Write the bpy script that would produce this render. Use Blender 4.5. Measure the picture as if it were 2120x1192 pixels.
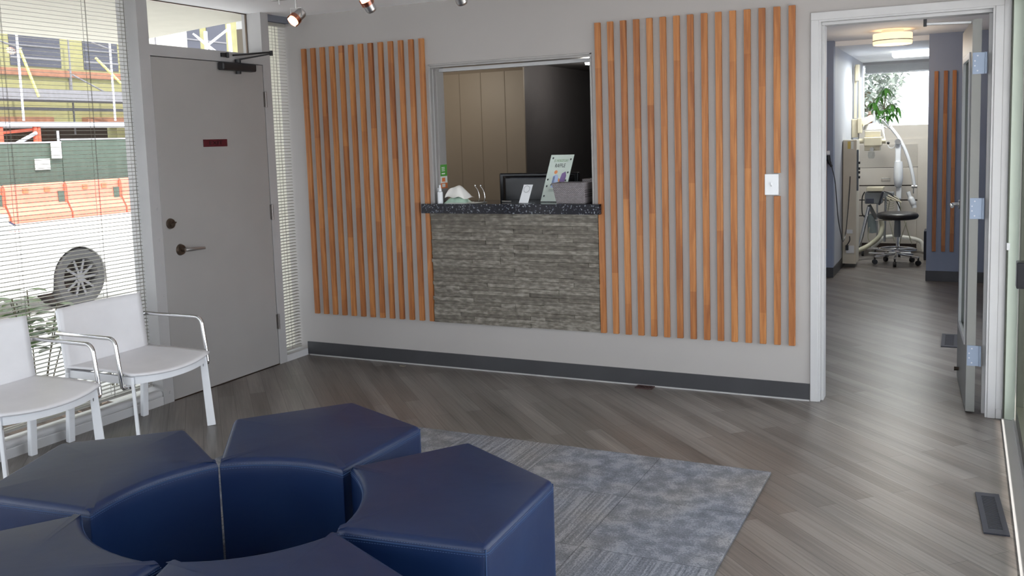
import bpy, bmesh, math, random
from mathutils import Vector, Matrix
random.seed(7)
PI = math.pi
S = bpy.context.scene
for o in list(bpy.data.objects): bpy.data.objects.remove(o, do_unlink=True)
COL = S.collection

# ------------------------------------------------------------ camera
FPX, CX, CY = 1910.7576, 1060.0, 485.0
YAW, PITCH, ROLL = -0.4582, 0.1032, -0.0316
CAM = Vector((4.215, -5.1861, 1.4937))
sn, cs = math.sin, math.cos
FW = Vector((sn(YAW)*cs(PITCH), cs(YAW)*cs(PITCH), -sn(PITCH)))
_r = Vector((cs(YAW), -sn(YAW), 0)); _u = _r.cross(FW)
RT = cs(ROLL)*_r + sn(ROLL)*_u
UP = -sn(ROLL)*_r + cs(ROLL)*_u
cd = bpy.data.cameras.new('camera'); cam = bpy.data.objects.new('camera', cd); COL.objects.link(cam)
cd.sensor_fit = 'HORIZONTAL'; cd.sensor_width = 36.0; cd.lens = FPX/2120*36
cd.shift_x = 0.0; cd.shift_y = -(596-CY)/2120
cd.clip_start = 0.05; cd.clip_end = 300
m = Matrix((RT, UP, -FW)).transposed().to_4x4(); m.translation = CAM
cam.matrix_world = m
S.camera = cam
def at(px, py, ax, val):
    """survey point: where the sight line of a photo pixel meets the plane axis=val"""
    d = FW + RT*((px-CX)/FPX) - UP*((py-CY)/FPX)
    t = (val-CAM[ax])/d[ax]
    return CAM + d*t

# ------------------------------------------------------------ view, world, sun
S.view_settings.view_transform = 'Standard'; S.view_settings.look = 'None'
S.view_settings.gamma = 1; S.view_settings.use_curve_mapping = False
S.view_settings.exposure = 0.0
w = bpy.data.worlds.new('sky'); S.world = w; w.use_nodes = True
nt = w.node_tree; nt.nodes.clear()
wo = nt.nodes.new('ShaderNodeOutputWorld'); bg = nt.nodes.new('ShaderNodeBackground')
bg.inputs[0].default_value = (0.86, 0.93, 1.0, 1); bg.inputs[1].default_value = 4.35
nt.links.new(bg.outputs[0], wo.inputs[0])
sl = bpy.data.lights.new('sun', 'SUN'); sl.energy = 6.0; sl.angle = 0.01; sl.color = (1, .95, .88)
so = bpy.data.objects.new('sun', sl); COL.objects.link(so)
so.rotation_euler = Vector((-.60, .35, -.9)).to_track_quat('-Z', 'Y').to_euler()
def portal(name, loc, rot, sx, sy):
    l = bpy.data.lights.new(name, 'AREA'); l.shape = 'RECTANGLE'; l.size = sx; l.size_y = sy; l.energy = 1
    l.cycles.is_portal = True
    o = bpy.data.objects.new(name, l); o.location = loc; o.rotation_euler = rot; COL.objects.link(o)
portal('window_daylight', (-.30, -3.6, 1.25), (0, -PI/2, 0), 2.4, 4.8)
portal('patio_daylight', (4.60, -2.3, 1.1), (0, PI/2, 0), 2.2, 4.4)
portal('hall_daylight', (5.0, 1.65, 1.15), (0, PI/2, 0), 2.0, 1.4)
portal('front_fill_daylight', (2.2, -7.25, 1.3), (PI/2, 0, 0), 4.0, 2.1)  # portal of the added fill window behind the camera
portal('clinic_daylight', (3.6, 7.65, 1.9), (-PI/2, 0, 0), 1.4, .8)

# ------------------------------------------------------------ materials
def _bsdf(name):
    mt = bpy.data.materials.new(name); mt.use_nodes = True
    return mt, mt.node_tree, mt.node_tree.nodes['Principled BSDF']
def mat(name, c, rough=.5, metal=0, spec=.5, coat=0, var=0, vs=8, bump=0, bs=200, emit=0, trans=0, ecol=None):
    mt, nt, b = _bsdf(name)
    b.inputs['Base Color'].default_value = (*c, 1); b.inputs['Roughness'].default_value = rough
    b.inputs['Metallic'].default_value = metal; b.inputs['Specular IOR Level'].default_value = spec
    b.inputs['Coat Weight'].default_value = coat
    b.inputs['Transmission Weight'].default_value = trans
    if emit:
        b.inputs['Emission Color'].default_value = (*(ecol or c), 1); b.inputs['Emission Strength'].default_value = emit
    tc = nt.nodes.new('ShaderNodeTexCoord')
    n = nt.nodes.new('ShaderNodeTexNoise'); n.inputs['Scale'].default_value = vs; n.inputs['Detail'].default_value = 4
    nt.links.new(tc.outputs['Object'], n.inputs['Vector'])
    v = var if var else .03
    mr = nt.nodes.new('ShaderNodeMapRange'); mr.inputs[1].default_value = .3; mr.inputs[2].default_value = .7
    mr.inputs[3].default_value = 1-v; mr.inputs[4].default_value = 1+v
    nt.links.new(n.outputs[0], mr.inputs[0])
    mx = nt.nodes.new('ShaderNodeVectorMath'); mx.operation = 'SCALE'; mx.inputs[0].default_value = c
    nt.links.new(mr.outputs[0], mx.inputs['Scale']); nt.links.new(mx.outputs[0], b.inputs['Base Color'])
    if bump:
        n2 = nt.nodes.new('ShaderNodeTexNoise'); n2.inputs['Scale'].default_value = bs; n2.inputs['Detail'].default_value = 3
        nt.links.new(tc.outputs['Object'], n2.inputs['Vector'])
        bp = nt.nodes.new('ShaderNodeBump'); bp.inputs['Strength'].default_value = bump; bp.inputs['Distance'].default_value = .002
        nt.links.new(n2.outputs[0], bp.inputs['Height']); nt.links.new(bp.outputs[0], b.inputs['Normal'])
    return mt
def ramp(nt, stops):
    r = nt.nodes.new('ShaderNodeValToRGB'); e = r.color_ramp.elements
    while len(e) < len(stops): e.new(.5)
    for i, (p, c) in enumerate(stops): e[i].position = p; e[i].color = (*c, 1)
    return r

WALL = mat('warm_grey_wall_paint', (.405, .382, .368), .75, var=.02, vs=2, bump=.1, bs=300)
TRIM = mat('grey_trim_paint', (.46, .45, .455), .45, var=.03, vs=5)
LTRIM = mat('light_trim_paint', (.52, .515, .52), .4, var=.03, vs=5)
POSTM = mat('window_post_paint', (.40, .39, .39), .5, var=.04, vs=6)
CEIL = mat('white_ceiling_paint', (.88, .88, .90), .8, var=.01, vs=2)
DOORM = mat('grey_door_paint', (.33, .315, .305), .38, var=.03, vs=3)
BASEM = mat('charcoal_rubber_base', (.045, .045, .05), .45, var=.1, vs=6)
BLUEW = mat('blue_grey_wall_paint', (.23, .265, .36), .6, var=.02, vs=3)
WHITEP = mat('white_plastic', (.75, .76, .78), .35)
BONE = mat('cream_enamel', (.60, .54, .40), .35)
CREAM = mat('cream_stucco', (.62, .60, .52), .85, var=.03, bump=.3, bs=60)
CHROME = mat('chrome', (.75, .75, .76), .12, metal=1)
STEEL = mat('brushed_steel', (.55, .55, .55), .32, metal=1)
BRONZE = mat('dark_bronze', (.12, .09, .07), .35, metal=.9)
BLACK = mat('black_plastic', (.012, .012, .014), .4)
BLACKG = mat('black_gloss_plastic', (.008, .008, .011), .25, spec=.35)
CHAIRW = mat('white_chair_leather', (.80, .79, .81), .42, bump=.15, bs=500)
CHAIRF = mat('white_lacquered_metal', (.86, .87, .90), .3)
SLATM = mat('cream_blind_slat', (.38, .365, .33), .45)
BLUEPL = mat('galvanised_hinge', (.24, .29, .38), .4, metal=.3)
VENTM = mat('dark_vent_metal', (.035, .037, .05), .55, spec=.3)
VENTB = mat('brown_vent_metal', (.05, .022, .02), .5)
PAPER = mat('white_paper', (.72, .74, .70), .7)
TISSUE = mat('white_tissue', (.8, .78, .74), .8)
GREENPK = mat('pale_green_wrapper', (.38, .52, .42), .4, var=.15, vs=30)
DKTEXT = mat('dark_print', (.05, .06, .06), .7)
GREENST = mat('green_sticker', (.10, .36, .06), .5)
ORANGEST = mat('orange_sticker', (.75, .22, .07), .5)
PURPLE = mat('purple_print', (.2, .13, .3), .6)
RAINBOW = mat('orange_print', (.8, .3, .12), .6)
PBLUE = mat('pale_blue_print', (.45, .55, .8), .6)
LIMEP = mat('green_print', (.3, .45, .25), .6)
REDSIGN = mat('maroon_sign', (.075, .004, .010), .4)
GREENJ = mat('pale_green_aluminium', (.55, .62, .53), .4)
OLIVE = mat('dark_olive_aluminium', (.05, .055, .04), .4, metal=.3)
SEATBK = mat('black_vinyl', (.018, .015, .015), .35)
GREYPL = mat('grey_equipment_plastic', (.20, .21, .22), .4)
HOSE = mat('beige_hose', (.42, .40, .30), .5)
LEAF = mat('green_leaf', (.07, .22, .03), .45, var=.4, vs=12)
LEAF2 = mat('shrub_leaf', (.065, .14, .02), .45, var=.4, vs=12)
STEMM = mat('plant_stem', (.12, .10, .05), .7)
CABW = mat('white_cabinet', (.57, .52, .46), .5, var=.02)
BROWNW = mat('olive_brown_panelling', (.20, .165, .125), .5, var=.04, vs=2)
DARKW = mat('charcoal_wall', (.075, .070, .070), .42, var=.05)
STREET = mat('pale_concrete', (.62, .60, .57), .9, var=.08, vs=3)
SOIL = mat('brown_soil', (.10, .065, .045), .95, var=.6, vs=14, bump=1, bs=40)
YEL = mat('yellow_sheathing', (.225, .21, .095), .8, var=.08, vs=3)
DKWIN = mat('dark_window_opening', (.035, .035, .05), .3)
CONC = mat('grey_scaffold_plank', (.17, .165, .175), .8, var=.1)
WOODR = mat('rusty_formwork', (.24, .11, .065), .8, var=.2, vs=5)
ORBAR = mat('orange_barrier_plastic', (.90, .17, .11), .5, var=.1, vs=3)
GRNF = mat('green_fence_mesh', (.06, .085, .066), .8, var=.1, vs=4)
REDM = mat('red_scaffold_paint', (.6, .10, .05), .5)
WHM = mat('galvanised_tube', (.5, .5, .55), .4)
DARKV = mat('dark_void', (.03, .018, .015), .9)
CARP = mat('white_car_paint', (.8, .8, .8), .25, coat=.5)
CARG = mat('car_glass', (.06, .06, .10), .1)
TYRE = mat('tyre_rubber', (.025, .025, .027), .6)
RIM = mat('dark_alloy', (.13, .13, .14), .3, metal=.8)
FIN = mat('tree_foliage', (.30, .34, .30), .8, var=.4, vs=4)

def glass_mat(name, tint=(1, 1, 1), refl=.06):
    mt = bpy.data.materials.new(name); mt.use_nodes = True; nt = mt.node_tree; nt.nodes.clear()
    o = nt.nodes.new('ShaderNodeOutputMaterial'); t = nt.nodes.new('ShaderNodeBsdfTransparent'); t.inputs[0].default_value = (*tint, 1)
    g = nt.nodes.new('ShaderNodeBsdfGlossy'); g.inputs['Roughness'].default_value = .01
    lw = nt.nodes.new('ShaderNodeLayerWeight'); lw.inputs[0].default_value = .25
    mr = nt.nodes.new('ShaderNodeMapRange'); mr.inputs[3].default_value = refl*.6; mr.inputs[4].default_value = .6
    nt.links.new(lw.outputs['Facing'], mr.inputs[0])
    pw = nt.nodes.new('ShaderNodeMath'); pw.operation = 'POWER'; pw.inputs[1].default_value = 4
    nt.links.new(lw.outputs['Facing'], pw.inputs[0]); nt.links.new(pw.outputs[0], mr.inputs[0])
    mx = nt.nodes.new('ShaderNodeMixShader'); nt.links.new(mr.outputs[0], mx.inputs[0])
    nt.links.new(t.outputs[0], mx.inputs[1]); nt.links.new(g.outputs[0], mx.inputs[2]); nt.links.new(mx.outputs[0], o.inputs[0])
    return mt
GLASS = glass_mat('clear_glass')
CLEARP = glass_mat('clear_plastic', (.86, .88, .88), .15)

def leather():
    mt, nt, b = _bsdf('navy_leather')
    tc = nt.nodes.new('ShaderNodeTexCoord')
    n = nt.nodes.new('ShaderNodeTexNoise'); n.inputs['Scale'].default_value = 3; nt.links.new(tc.outputs['Object'], n.inputs[0])
    r = ramp(nt, [(.3, (.004, .014, .058)), (.7, (.006, .021, .074))]); nt.links.new(n.outputs[0], r.inputs[0])
    nt.links.new(r.outputs[0], b.inputs['Base Color'])
    b.inputs['Roughness'].default_value = .40; b.inputs['Specular IOR Level'].default_value = .36
    v = nt.nodes.new('ShaderNodeTexVoronoi'); v.inputs['Scale'].default_value = 380; nt.links.new(tc.outputs['Object'], v.inputs['Vector'])
    n2 = nt.nodes.new('ShaderNodeTexNoise'); n2.inputs['Scale'].default_value = 9; nt.links.new(tc.outputs['Object'], n2.inputs['Vector'])
    ad = nt.nodes.new('ShaderNodeMath'); ad.operation = 'MULTIPLY_ADD'; ad.inputs[1].default_value = .06
    nt.links.new(v.outputs['Distance'], ad.inputs[0]); nt.links.new(n2.outputs[0], ad.inputs[2])
    bp = nt.nodes.new('ShaderNodeBump'); bp.inputs['Strength'].default_value = .12; bp.inputs['Distance'].default_value = .01
    nt.links.new(ad.outputs[0], bp.inputs['Height']); nt.links.new(bp.outputs[0], b.inputs['Normal'])
    return mt
NAVY = leather()
NAVYS = mat('navy_seam', (.02, .05, .13), .4)
THREAD = mat('navy_thread', (.05, .09, .2), .6)

def plank_floor():
    mt, nt, b = _bsdf('grey_vinyl_planks')
    tc = nt.nodes.new('ShaderNodeTexCoord')
    mp = nt.nodes.new('ShaderNodeMapping'); mp.inputs['Rotation'].default_value = (0, 0, PI/4)
    nt.links.new(tc.outputs['Object'], mp.inputs[0])
    def brick(c1, c2, mc, ms):
        k = nt.nodes.new('ShaderNodeTexBrick'); k.offset = .37; k.offset_frequency = 2; k.squash = 1
        k.inputs['Scale'].default_value = 1; k.inputs['Brick Width'].default_value = .92; k.inputs['Row Height'].default_value = .092
        k.inputs['Mortar Size'].default_value = ms; k.inputs['Mortar Smooth'].default_value = .1; k.inputs['Bias'].default_value = 0
        k.inputs['Color1'].default_value = (*c1, 1); k.inputs['Color2'].default_value = (*c2, 1); k.inputs['Mortar'].default_value = (*mc, 1)
        nt.links.new(mp.outputs[0], k.inputs['Vector']); return k
    k = brick((.105, .088, .078), (.178, .161, .150), (.05, .044, .04), .0012)
    mp2 = nt.nodes.new('ShaderNodeMapping'); mp2.inputs['Scale'].default_value = (2.2, 85, 1)
    nt.links.new(mp.outputs[0], mp2.inputs[0])
    n = nt.nodes.new('ShaderNodeTexNoise'); n.inputs['Scale'].default_value = 1; n.inputs['Detail'].default_value = 6; n.inputs['Roughness'].default_value = .65
    nt.links.new(mp2.outputs[0], n.inputs['Vector'])
    mp3 = nt.nodes.new('ShaderNodeMapping'); mp3.inputs['Scale'].default_value = (.9, 9, 1)
    nt.links.new(mp.outputs[0], mp3.inputs[0])
    n3 = nt.nodes.new('ShaderNodeTexNoise'); n3.inputs['Scale'].default_value = 1; n3.inputs['Detail'].default_value = 3
    nt.links.new(mp3.outputs[0], n3.inputs['Vector'])
    ad = nt.nodes.new('ShaderNodeMath'); ad.operation = 'ADD'; nt.links.new(n.outputs[0], ad.inputs[0]); nt.links.new(n3.outputs[0], ad.inputs[1])
    mr = nt.nodes.new('ShaderNodeMapRange'); mr.inputs[1].default_value = .65; mr.inputs[2].default_value = 1.35
    mr.inputs[3].default_value = .50; mr.inputs[4].default_value = 1.55; nt.links.new(ad.outputs[0], mr.inputs[0])
    mx = nt.nodes.new('ShaderNodeVectorMath'); mx.operation = 'SCALE'
    nt.links.new(k.outputs[0], mx.inputs[0]); nt.links.new(mr.outputs[0], mx.inputs['Scale'])
    nt.links.new(mx.outputs[0], b.inputs['Base Color'])
    b.inputs['Roughness'].default_value = .36; b.inputs['Specular IOR Level'].default_value = .75
    bp = nt.nodes.new('ShaderNodeBump'); bp.inputs['Strength'].default_value = .35; bp.inputs['Distance'].default_value = .001
    nt.links.new(mr.outputs[0], bp.inputs['Height']); nt.links.new(bp.outputs[0], b.inputs['Normal'])
    return mt
FLOOR = plank_floor()

def rug_mat():
    mt, nt, b = _bsdf('blue_grey_carpet_tiles')
    tc = nt.nodes.new('ShaderNodeTexCoord')
    def noise(scale, det, vec=None, sc=None):
        n = nt.nodes.new('ShaderNodeTexNoise'); n.inputs['Scale'].default_value = scale; n.inputs['Detail'].default_value = det
        if sc:
            mp = nt.nodes.new('ShaderNodeMapping'); mp.inputs['Scale'].default_value = sc
            nt.links.new(tc.outputs['Object'], mp.inputs[0]); nt.links.new(mp.outputs[0], n.inputs['Vector'])
        else: nt.links.new(tc.outputs['Object'], n.inputs['Vector'])
        return n
    fine = noise(150, 3); mid = noise(15, 6); stripe = noise(1, 4, sc=(90, 2.5, 1)); big = noise(2.2, 2)
    ck = nt.nodes.new('ShaderNodeTexBrick'); ck.offset = 0; ck.inputs['Scale'].default_value = 1
    ck.inputs['Brick Width'].default_value = .5; ck.inputs['Row Height'].default_value = .5; ck.inputs['Mortar Size'].default_value = .0015
    ck.inputs['Color1'].default_value = (0, 0, 0, 1); ck.inputs['Color2'].default_value = (1, 1, 1, 1); ck.inputs['Mortar'].default_value = (.3, .3, .3, 1)
    mpk = nt.nodes.new('ShaderNodeMapping'); mpk.inputs['Location'].default_value = (.0, .0, 0)
    nt.links.new(tc.outputs['Object'], mpk.inputs[0]); nt.links.new(mpk.outputs[0], ck.inputs['Vector'])
    gt = nt.nodes.new('ShaderNodeMath'); gt.operation = 'GREATER_THAN'; gt.inputs[1].default_value = .80
    nt.links.new(ck.outputs[0], gt.inputs[0])
    # one pattern value
    mixp = nt.nodes.new('ShaderNodeMix'); mixp.data_type = 'FLOAT'
    nt.links.new(gt.outputs[0], mixp.inputs[0]); nt.links.new(mid.outputs[0], mixp.inputs[2]); nt.links.new(stripe.outputs[0], mixp.inputs[3])
    a1 = nt.nodes.new('ShaderNodeMath'); a1.operation = 'MULTIPLY_ADD'; a1.inputs[1].default_value = .75
    nt.links.new(fine.outputs[0], a1.inputs[0]); nt.links.new(mixp.outputs[0], a1.inputs[2])
    r = ramp(nt, [(.60, (.130, .134, .146)), (.88, (.198, .203, .220)), (1.05, (.28, .285, .30))]); nt.links.new(a1.outputs[0], r.inputs[0])
    r2 = ramp(nt, [(.4, (.95, .98, 1.06)), (.62, (1.10, 1.04, .98))]); nt.links.new(big.outputs[0], r2.inputs[0])
    mx = nt.nodes.new('ShaderNodeVectorMath'); mx.operation = 'MULTIPLY'
    nt.links.new(r.outputs[0], mx.inputs[0]); nt.links.new(r2.outputs[0], mx.inputs[1])
    sm = nt.nodes.new('ShaderNodeMath'); sm.operation = 'MULTIPLY_ADD'; sm.inputs[1].default_value = -.5; sm.inputs[2].default_value = 1
    nt.links.new(ck.outputs['Fac'], sm.inputs[0])
    mx2 = nt.nodes.new('ShaderNodeVectorMath'); mx2.operation = 'SCALE'
    nt.links.new(mx.outputs[0], mx2.inputs[0]); nt.links.new(sm.outputs[0], mx2.inputs['Scale'])
    nt.links.new(mx2.outputs[0], b.inputs['Base Color'])
    b.inputs['Roughness'].default_value = .95; b.inputs['Specular IOR Level'].default_value = .1
    bp = nt.nodes.new('ShaderNodeBump'); bp.inputs['Strength'].default_value = .8; bp.inputs['Distance'].default_value = .004
    nt.links.new(a1.outputs[0], bp.inputs['Height']); nt.links.new(bp.outputs[0], b.inputs['Normal'])
    return mt
RUG = rug_mat()

def batten_mat():
    mt, nt, b = _bsdf('oiled_redwood')
    tc = nt.nodes.new('ShaderNodeTexCoord'); oi = nt.nodes.new('ShaderNodeObjectInfo')
    sp = nt.nodes.new('ShaderNodeSeparateXYZ'); nt.links.new(tc.outputs['Object'], sp.inputs[0])
    z = nt.nodes.new('ShaderNodeMath'); z.operation = 'MULTIPLY_ADD'; z.inputs[1].default_value = 1.6
    nt.links.new(sp.outputs[2], z.inputs[0])
    r7 = nt.nodes.new('ShaderNodeMath'); r7.operation = 'MULTIPLY'; r7.inputs[1].default_value = 97
    nt.links.new(oi.outputs['Random'], r7.inputs[0]); nt.links.new(r7.outputs[0], z.inputs[2])
    fl = nt.nodes.new('ShaderNodeMath'); fl.operation = 'FLOOR'; nt.links.new(z.outputs[0], fl.inputs[0])
    wn = nt.nodes.new('ShaderNodeTexWhiteNoise'); wn.noise_dimensions = '1D'; nt.links.new(fl.outputs[0], wn.inputs['W'])
    cb = nt.nodes.new('ShaderNodeCombineXYZ')
    nt.links.new(sp.outputs[0], cb.inputs[0]); nt.links.new(r7.outputs[0], cb.inputs[1]); nt.links.new(sp.outputs[2], cb.inputs[2])
    mp = nt.nodes.new('ShaderNodeMapping'); mp.inputs['Scale'].default_value = (70, 1, 3.2); nt.links.new(cb.outputs[0], mp.inputs[0])
    n = nt.nodes.new('ShaderNodeTexNoise'); n.inputs['Scale'].default_value = 1; n.inputs['Detail'].default_value = 5; n.inputs['Distortion'].default_value = .6
    nt.links.new(mp.outputs[0], n.inputs['Vector'])
    ad = nt.nodes.new('ShaderNodeMath'); ad.operation = 'MULTIPLY_ADD'; ad.inputs[1].default_value = .22
    nt.links.new(wn.outputs[0], ad.inputs[0]); nt.links.new(n.outputs[0], ad.inputs[2])
    r = ramp(nt, [(.36, (.25, .080, .021)), (.60, (.37, .135, .036)), (.85, (.50, .21, .062))]); nt.links.new(ad.outputs[0], r.inputs[0])
    nt.links.new(r.outputs[0], b.inputs['Base Color']); b.inputs['Roughness'].default_value = .5
    return mt
WOOD = batten_mat()

def stone_mat():
    mt, nt, b = _bsdf('grey_ledger_stone')
    at_ = nt.nodes.new('ShaderNodeAttribute'); at_.attribute_name = 'tone'
    tc = nt.nodes.new('ShaderNodeTexCoord')
    mp = nt.nodes.new('ShaderNodeMapping'); mp.inputs['Scale'].default_value = (22, 22, 60); nt.links.new(tc.outputs['Object'], mp.inputs[0])
    n = nt.nodes.new('ShaderNodeTexNoise'); n.inputs['Scale'].default_value = 1; n.inputs['Detail'].default_value = 6; nt.links.new(mp.outputs[0], n.inputs['Vector'])
    ad = nt.nodes.new('ShaderNodeMath'); ad.operation = 'MULTIPLY_ADD'; ad.inputs[1].default_value = .22
    nt.links.new(at_.outputs['Fac'], ad.inputs[0]); nt.links.new(n.outputs[0], ad.inputs[2])
    r = ramp(nt, [(.35, (.083, .071, .057)), (.60, (.150, .132, .108)), (.85, (.30, .275, .235))]); nt.links.new(ad.outputs[0], r.inputs[0])
    nt.links.new(r.outputs[0], b.inputs['Base Color']); b.inputs['Roughness'].default_value = .7
    bp = nt.nodes.new('ShaderNodeBump'); bp.inputs['Strength'].default_value = .7; bp.inputs['Distance'].default_value = .004
    nt.links.new(n.outputs[0], bp.inputs['Height']); nt.links.new(bp.outputs[0], b.inputs['Normal'])
    return mt
STONE = stone_mat()
def granite_mat():
    mt, nt, b = _bsdf('black_speckled_granite')
    tc = nt.nodes.new('ShaderNodeTexCoord')
    v = nt.nodes.new('ShaderNodeTexVoronoi'); v.inputs['Scale'].default_value = 170; nt.links.new(tc.outputs['Object'], v.inputs['Vector'])
    gt = ramp(nt, [(.84, (.006, .006, .012)), (.90, (.04, .045, .07)), (.98, (.25, .27, .30))])
    sp = nt.nodes.new('ShaderNodeSeparateColor'); nt.links.new(v.outputs['Color'], sp.inputs[0]); nt.links.new(sp.outputs[0], gt.inputs[0])
    nt.links.new(gt.outputs[0], b.inputs['Base Color']); b.inputs['Roughness'].default_value = .14; b.inputs['Specular IOR Level'].default_value = .13
    return mt
GRANITE = granite_mat()
def wicker_mat():
    mt, nt, b = _bsdf('grey_woven_paper')
    tc = nt.nodes.new('ShaderNodeTexCoord')
    ck = nt.nodes.new('ShaderNodeTexBrick'); ck.inputs['Scale'].default_value = 1; ck.inputs['Brick Width'].default_value = .013
    ck.inputs['Row Height'].default_value = .0065; ck.inputs['Mortar Size'].default_value = .0011
    mp = nt.nodes.new('ShaderNodeMapping'); mp.inputs['Rotation'].default_value = (PI/2, 0, 0)
    nt.links.new(tc.outputs['Object'], mp.inputs[0]); nt.links.new(mp.outputs[0], ck.inputs['Vector'])
    ck.inputs['Color1'].default_value = (.33, .30, .31, 1); ck.inputs['Color2'].default_value = (.24, .215, .225, 1); ck.inputs['Mortar'].default_value = (.11, .095, .10, 1)
    nt.links.new(ck.outputs[0], b.inputs['Base Color']); b.inputs['Roughness'].default_value = .7
    bp = nt.nodes.new('ShaderNodeBump'); bp.inputs['Distance'].default_value = .003; bp.invert = True
    nt.links.new(ck.outputs['Fac'], bp.inputs['Height']); nt.links.new(bp.outputs[0], b.inputs['Normal'])
    return mt
WICKER = wicker_mat()
def emis(name, c, s):
    mt, nt, b = _bsdf(name); b.inputs['Base Color'].default_value = (*c, 1)
    b.inputs['Emission Color'].default_value = (*c, 1); b.inputs['Emission Strength'].default_value = s; return mt
BULB = emis('halogen_bulb', (1, .80, .60), 22)
SHADE = emis('lit_lamp_shade', (1, .72, .42), 1.4)
TUBE = emis('fluorescent_diffuser', (.95, 1, .93), 2.2)

# ------------------------------------------------------------ mesh builder
WM = {}
def wmat(o): return WM.get(o.name, Matrix.Identity(4))
class MB:
    def __init__(s): s.b = bmesh.new(); s.tones = None
    def quad(s, *ps):
        return s.b.faces.new([s.b.verts.new(p) for p in ps])
    def box(s, a, c, rz=0, piv=None):
        x0, y0, z0 = a; x1, y1, z1 = c
        P = [Vector(p) for p in ((x0,y0,z0),(x1,y0,z0),(x1,y1,z0),(x0,y1,z0),(x0,y0,z1),(x1,y0,z1),(x1,y1,z1),(x0,y1,z1))]
        if rz:
            pv = Vector(piv) if piv else (Vector(a)+Vector(c))/2; R = Matrix.Rotation(rz, 3, 'Z'); P = [R@(p-pv)+pv for p in P]
        return s.hexa(P)
    def hexa(s, P):
        v = [s.b.verts.new(p) for p in P]
        return [s.b.faces.new([v[i] for i in f]) for f in ((3,2,1,0),(4,5,6,7),(0,1,5,4),(1,2,6,5),(2,3,7,6),(3,0,4,7))]
    def obox(s, c, size, R):
        c = Vector(c); hx, hy, hz = [k/2 for k in size]
        P = [c + R@Vector(p) for p in ((-hx,-hy,-hz),(hx,-hy,-hz),(hx,hy,-hz),(-hx,hy,-hz),(-hx,-hy,hz),(hx,-hy,hz),(hx,hy,hz),(-hx,hy,hz))]
        return s.hexa(P)
    def bar(s, p, q, w, h, up=(0,0,1), w2=None, h2=None):
        p, q = Vector(p), Vector(q); d = (q-p).normalized(); x = d.cross(Vector(up))
        if x.length < 1e-4: x = d.cross(Vector((1,0,0)))
        x.normalize(); y = x.cross(d).normalized(); w2 = w2 or w; h2 = h2 or h
        P = [p-x*w/2-y*h/2, p+x*w/2-y*h/2, p+x*w/2+y*h/2, p-x*w/2+y*h/2, q-x*w2/2-y*h2/2, q+x*w2/2-y*h2/2, q+x*w2/2+y*h2/2, q-x*w2/2+y*h2/2]
        return s.hexa(P)
    def ring(s, c, d, r, n, ref=None):
        d = d.normalized(); x = (ref if ref else (Vector((0,0,1)) if abs(d.z) < .9 else Vector((1,0,0)))); x = (x - d*x.dot(d)).normalized(); y = d.cross(x)
        return [s.b.verts.new(c + (x*cs(2*PI*i/n)+y*sn(2*PI*i/n))*r) for i in range(n)], x
    def loft(s, rings, cap=True, closed=False):
        n = len(rings[0])
        for a, c in zip(rings, rings[1:] + (rings[:1] if closed else [])):
            for i in range(n):
                s.b.faces.new((a[i], a[(i+1)%n], c[(i+1)%n], c[i]))
        if cap and not closed:
            s.b.faces.new(rings[0][::-1]); s.b.faces.new(rings[-1])
    def tube(s, pts, r, n=10, closed=False):
        pts = [Vector(p) for p in pts]; rs = r if isinstance(r, (list, tuple)) else [r]*len(pts); R = []; ref = None
        for i, p in enumerate(pts):
            if closed: d = pts[(i+1)%len(pts)] - pts[i-1]
            else: d = pts[min(i+1, len(pts)-1)] - pts[max(i-1, 0)]
            q, ref = s.ring(p, d, rs[i], n, ref); R.append(q)
        s.loft(R, closed=closed)
    def cyl(s, p, q, r, r2=None, n=20):
        p, q = Vector(p), Vector(q); a, ref = s.ring(p, q-p, r, n); c, _ = s.ring(q, q-p, r if r2 is None else r2, n, ref); s.loft([a, c])
    def lathe(s, prof, c=(0,0,0), n=24):
        c = Vector(c); R = []
        for r, z in prof: R.append([s.b.verts.new(c+Vector((max(r,.0004)*cs(2*PI*i/n), max(r,.0004)*sn(2*PI*i/n), z))) for i in range(n)])
        s.loft(R)
    def prism(s, poly, z0, z1):
        a = [s.b.verts.new((p[0], p[1], z0)) for p in poly]; c = [s.b.verts.new((p[0], p[1], z1)) for p in poly]; s.loft([a, c])
    def ell(s, c, r, n=14, m=8):
        c = Vector(c); R = []
        for j in range(m+1):
            t = PI*j/m; rr = max(sn(t), .01)
            R.append([s.b.verts.new(c+Vector((r[0]*rr*cs(2*PI*i/n), r[1]*rr*sn(2*PI*i/n), -r[2]*cs(t)))) for i in range(n)])
        s.loft(R)
    def grid(s, fn, nu, nv):
        V = [[s.b.verts.new(fn(i/nu, j/nv)) for j in range(nv+1)] for i in range(nu+1)]
        for i in range(nu):
            for j in range(nv): s.b.faces.new((V[i][j], V[i+1][j], V[i+1][j+1], V[i][j+1]))
    def build(s, name, mt, parent=None, smooth=False, bevel=0, seg=2, solid=0, sub=0, kind=None, world=True):
        me = bpy.data.meshes.new(name)
        if parent is not None and world: s.b.transform(wmat(parent).inverted())
        if parent is None and world:     # origin at the thing's base
            xs = [v.co for v in s.b.verts]
            if xs:
                mn = Vector([min(v[i] for v in xs) for i in range(3)]); mxx = Vector([max(v[i] for v in xs) for i in range(3)])
                org = Vector(((mn.x+mxx.x)/2, (mn.y+mxx.y)/2, mn.z))
            else: org = Vector()
            if kind != 'structure': s.b.transform(Matrix.Translation(-org))
            else: org = Vector()
        bmesh.ops.recalc_face_normals(s.b, faces=s.b.faces)
        s.b.to_mesh(me); s.b.free(); me.materials.append(mt)
        if smooth:
            for p in me.polygons: p.use_smooth = True
            try: me.set_sharp_from_angle(angle=math.radians(40))
            except Exception: pass
        o = bpy.data.objects.new(name, me); COL.objects.link(o)
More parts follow.
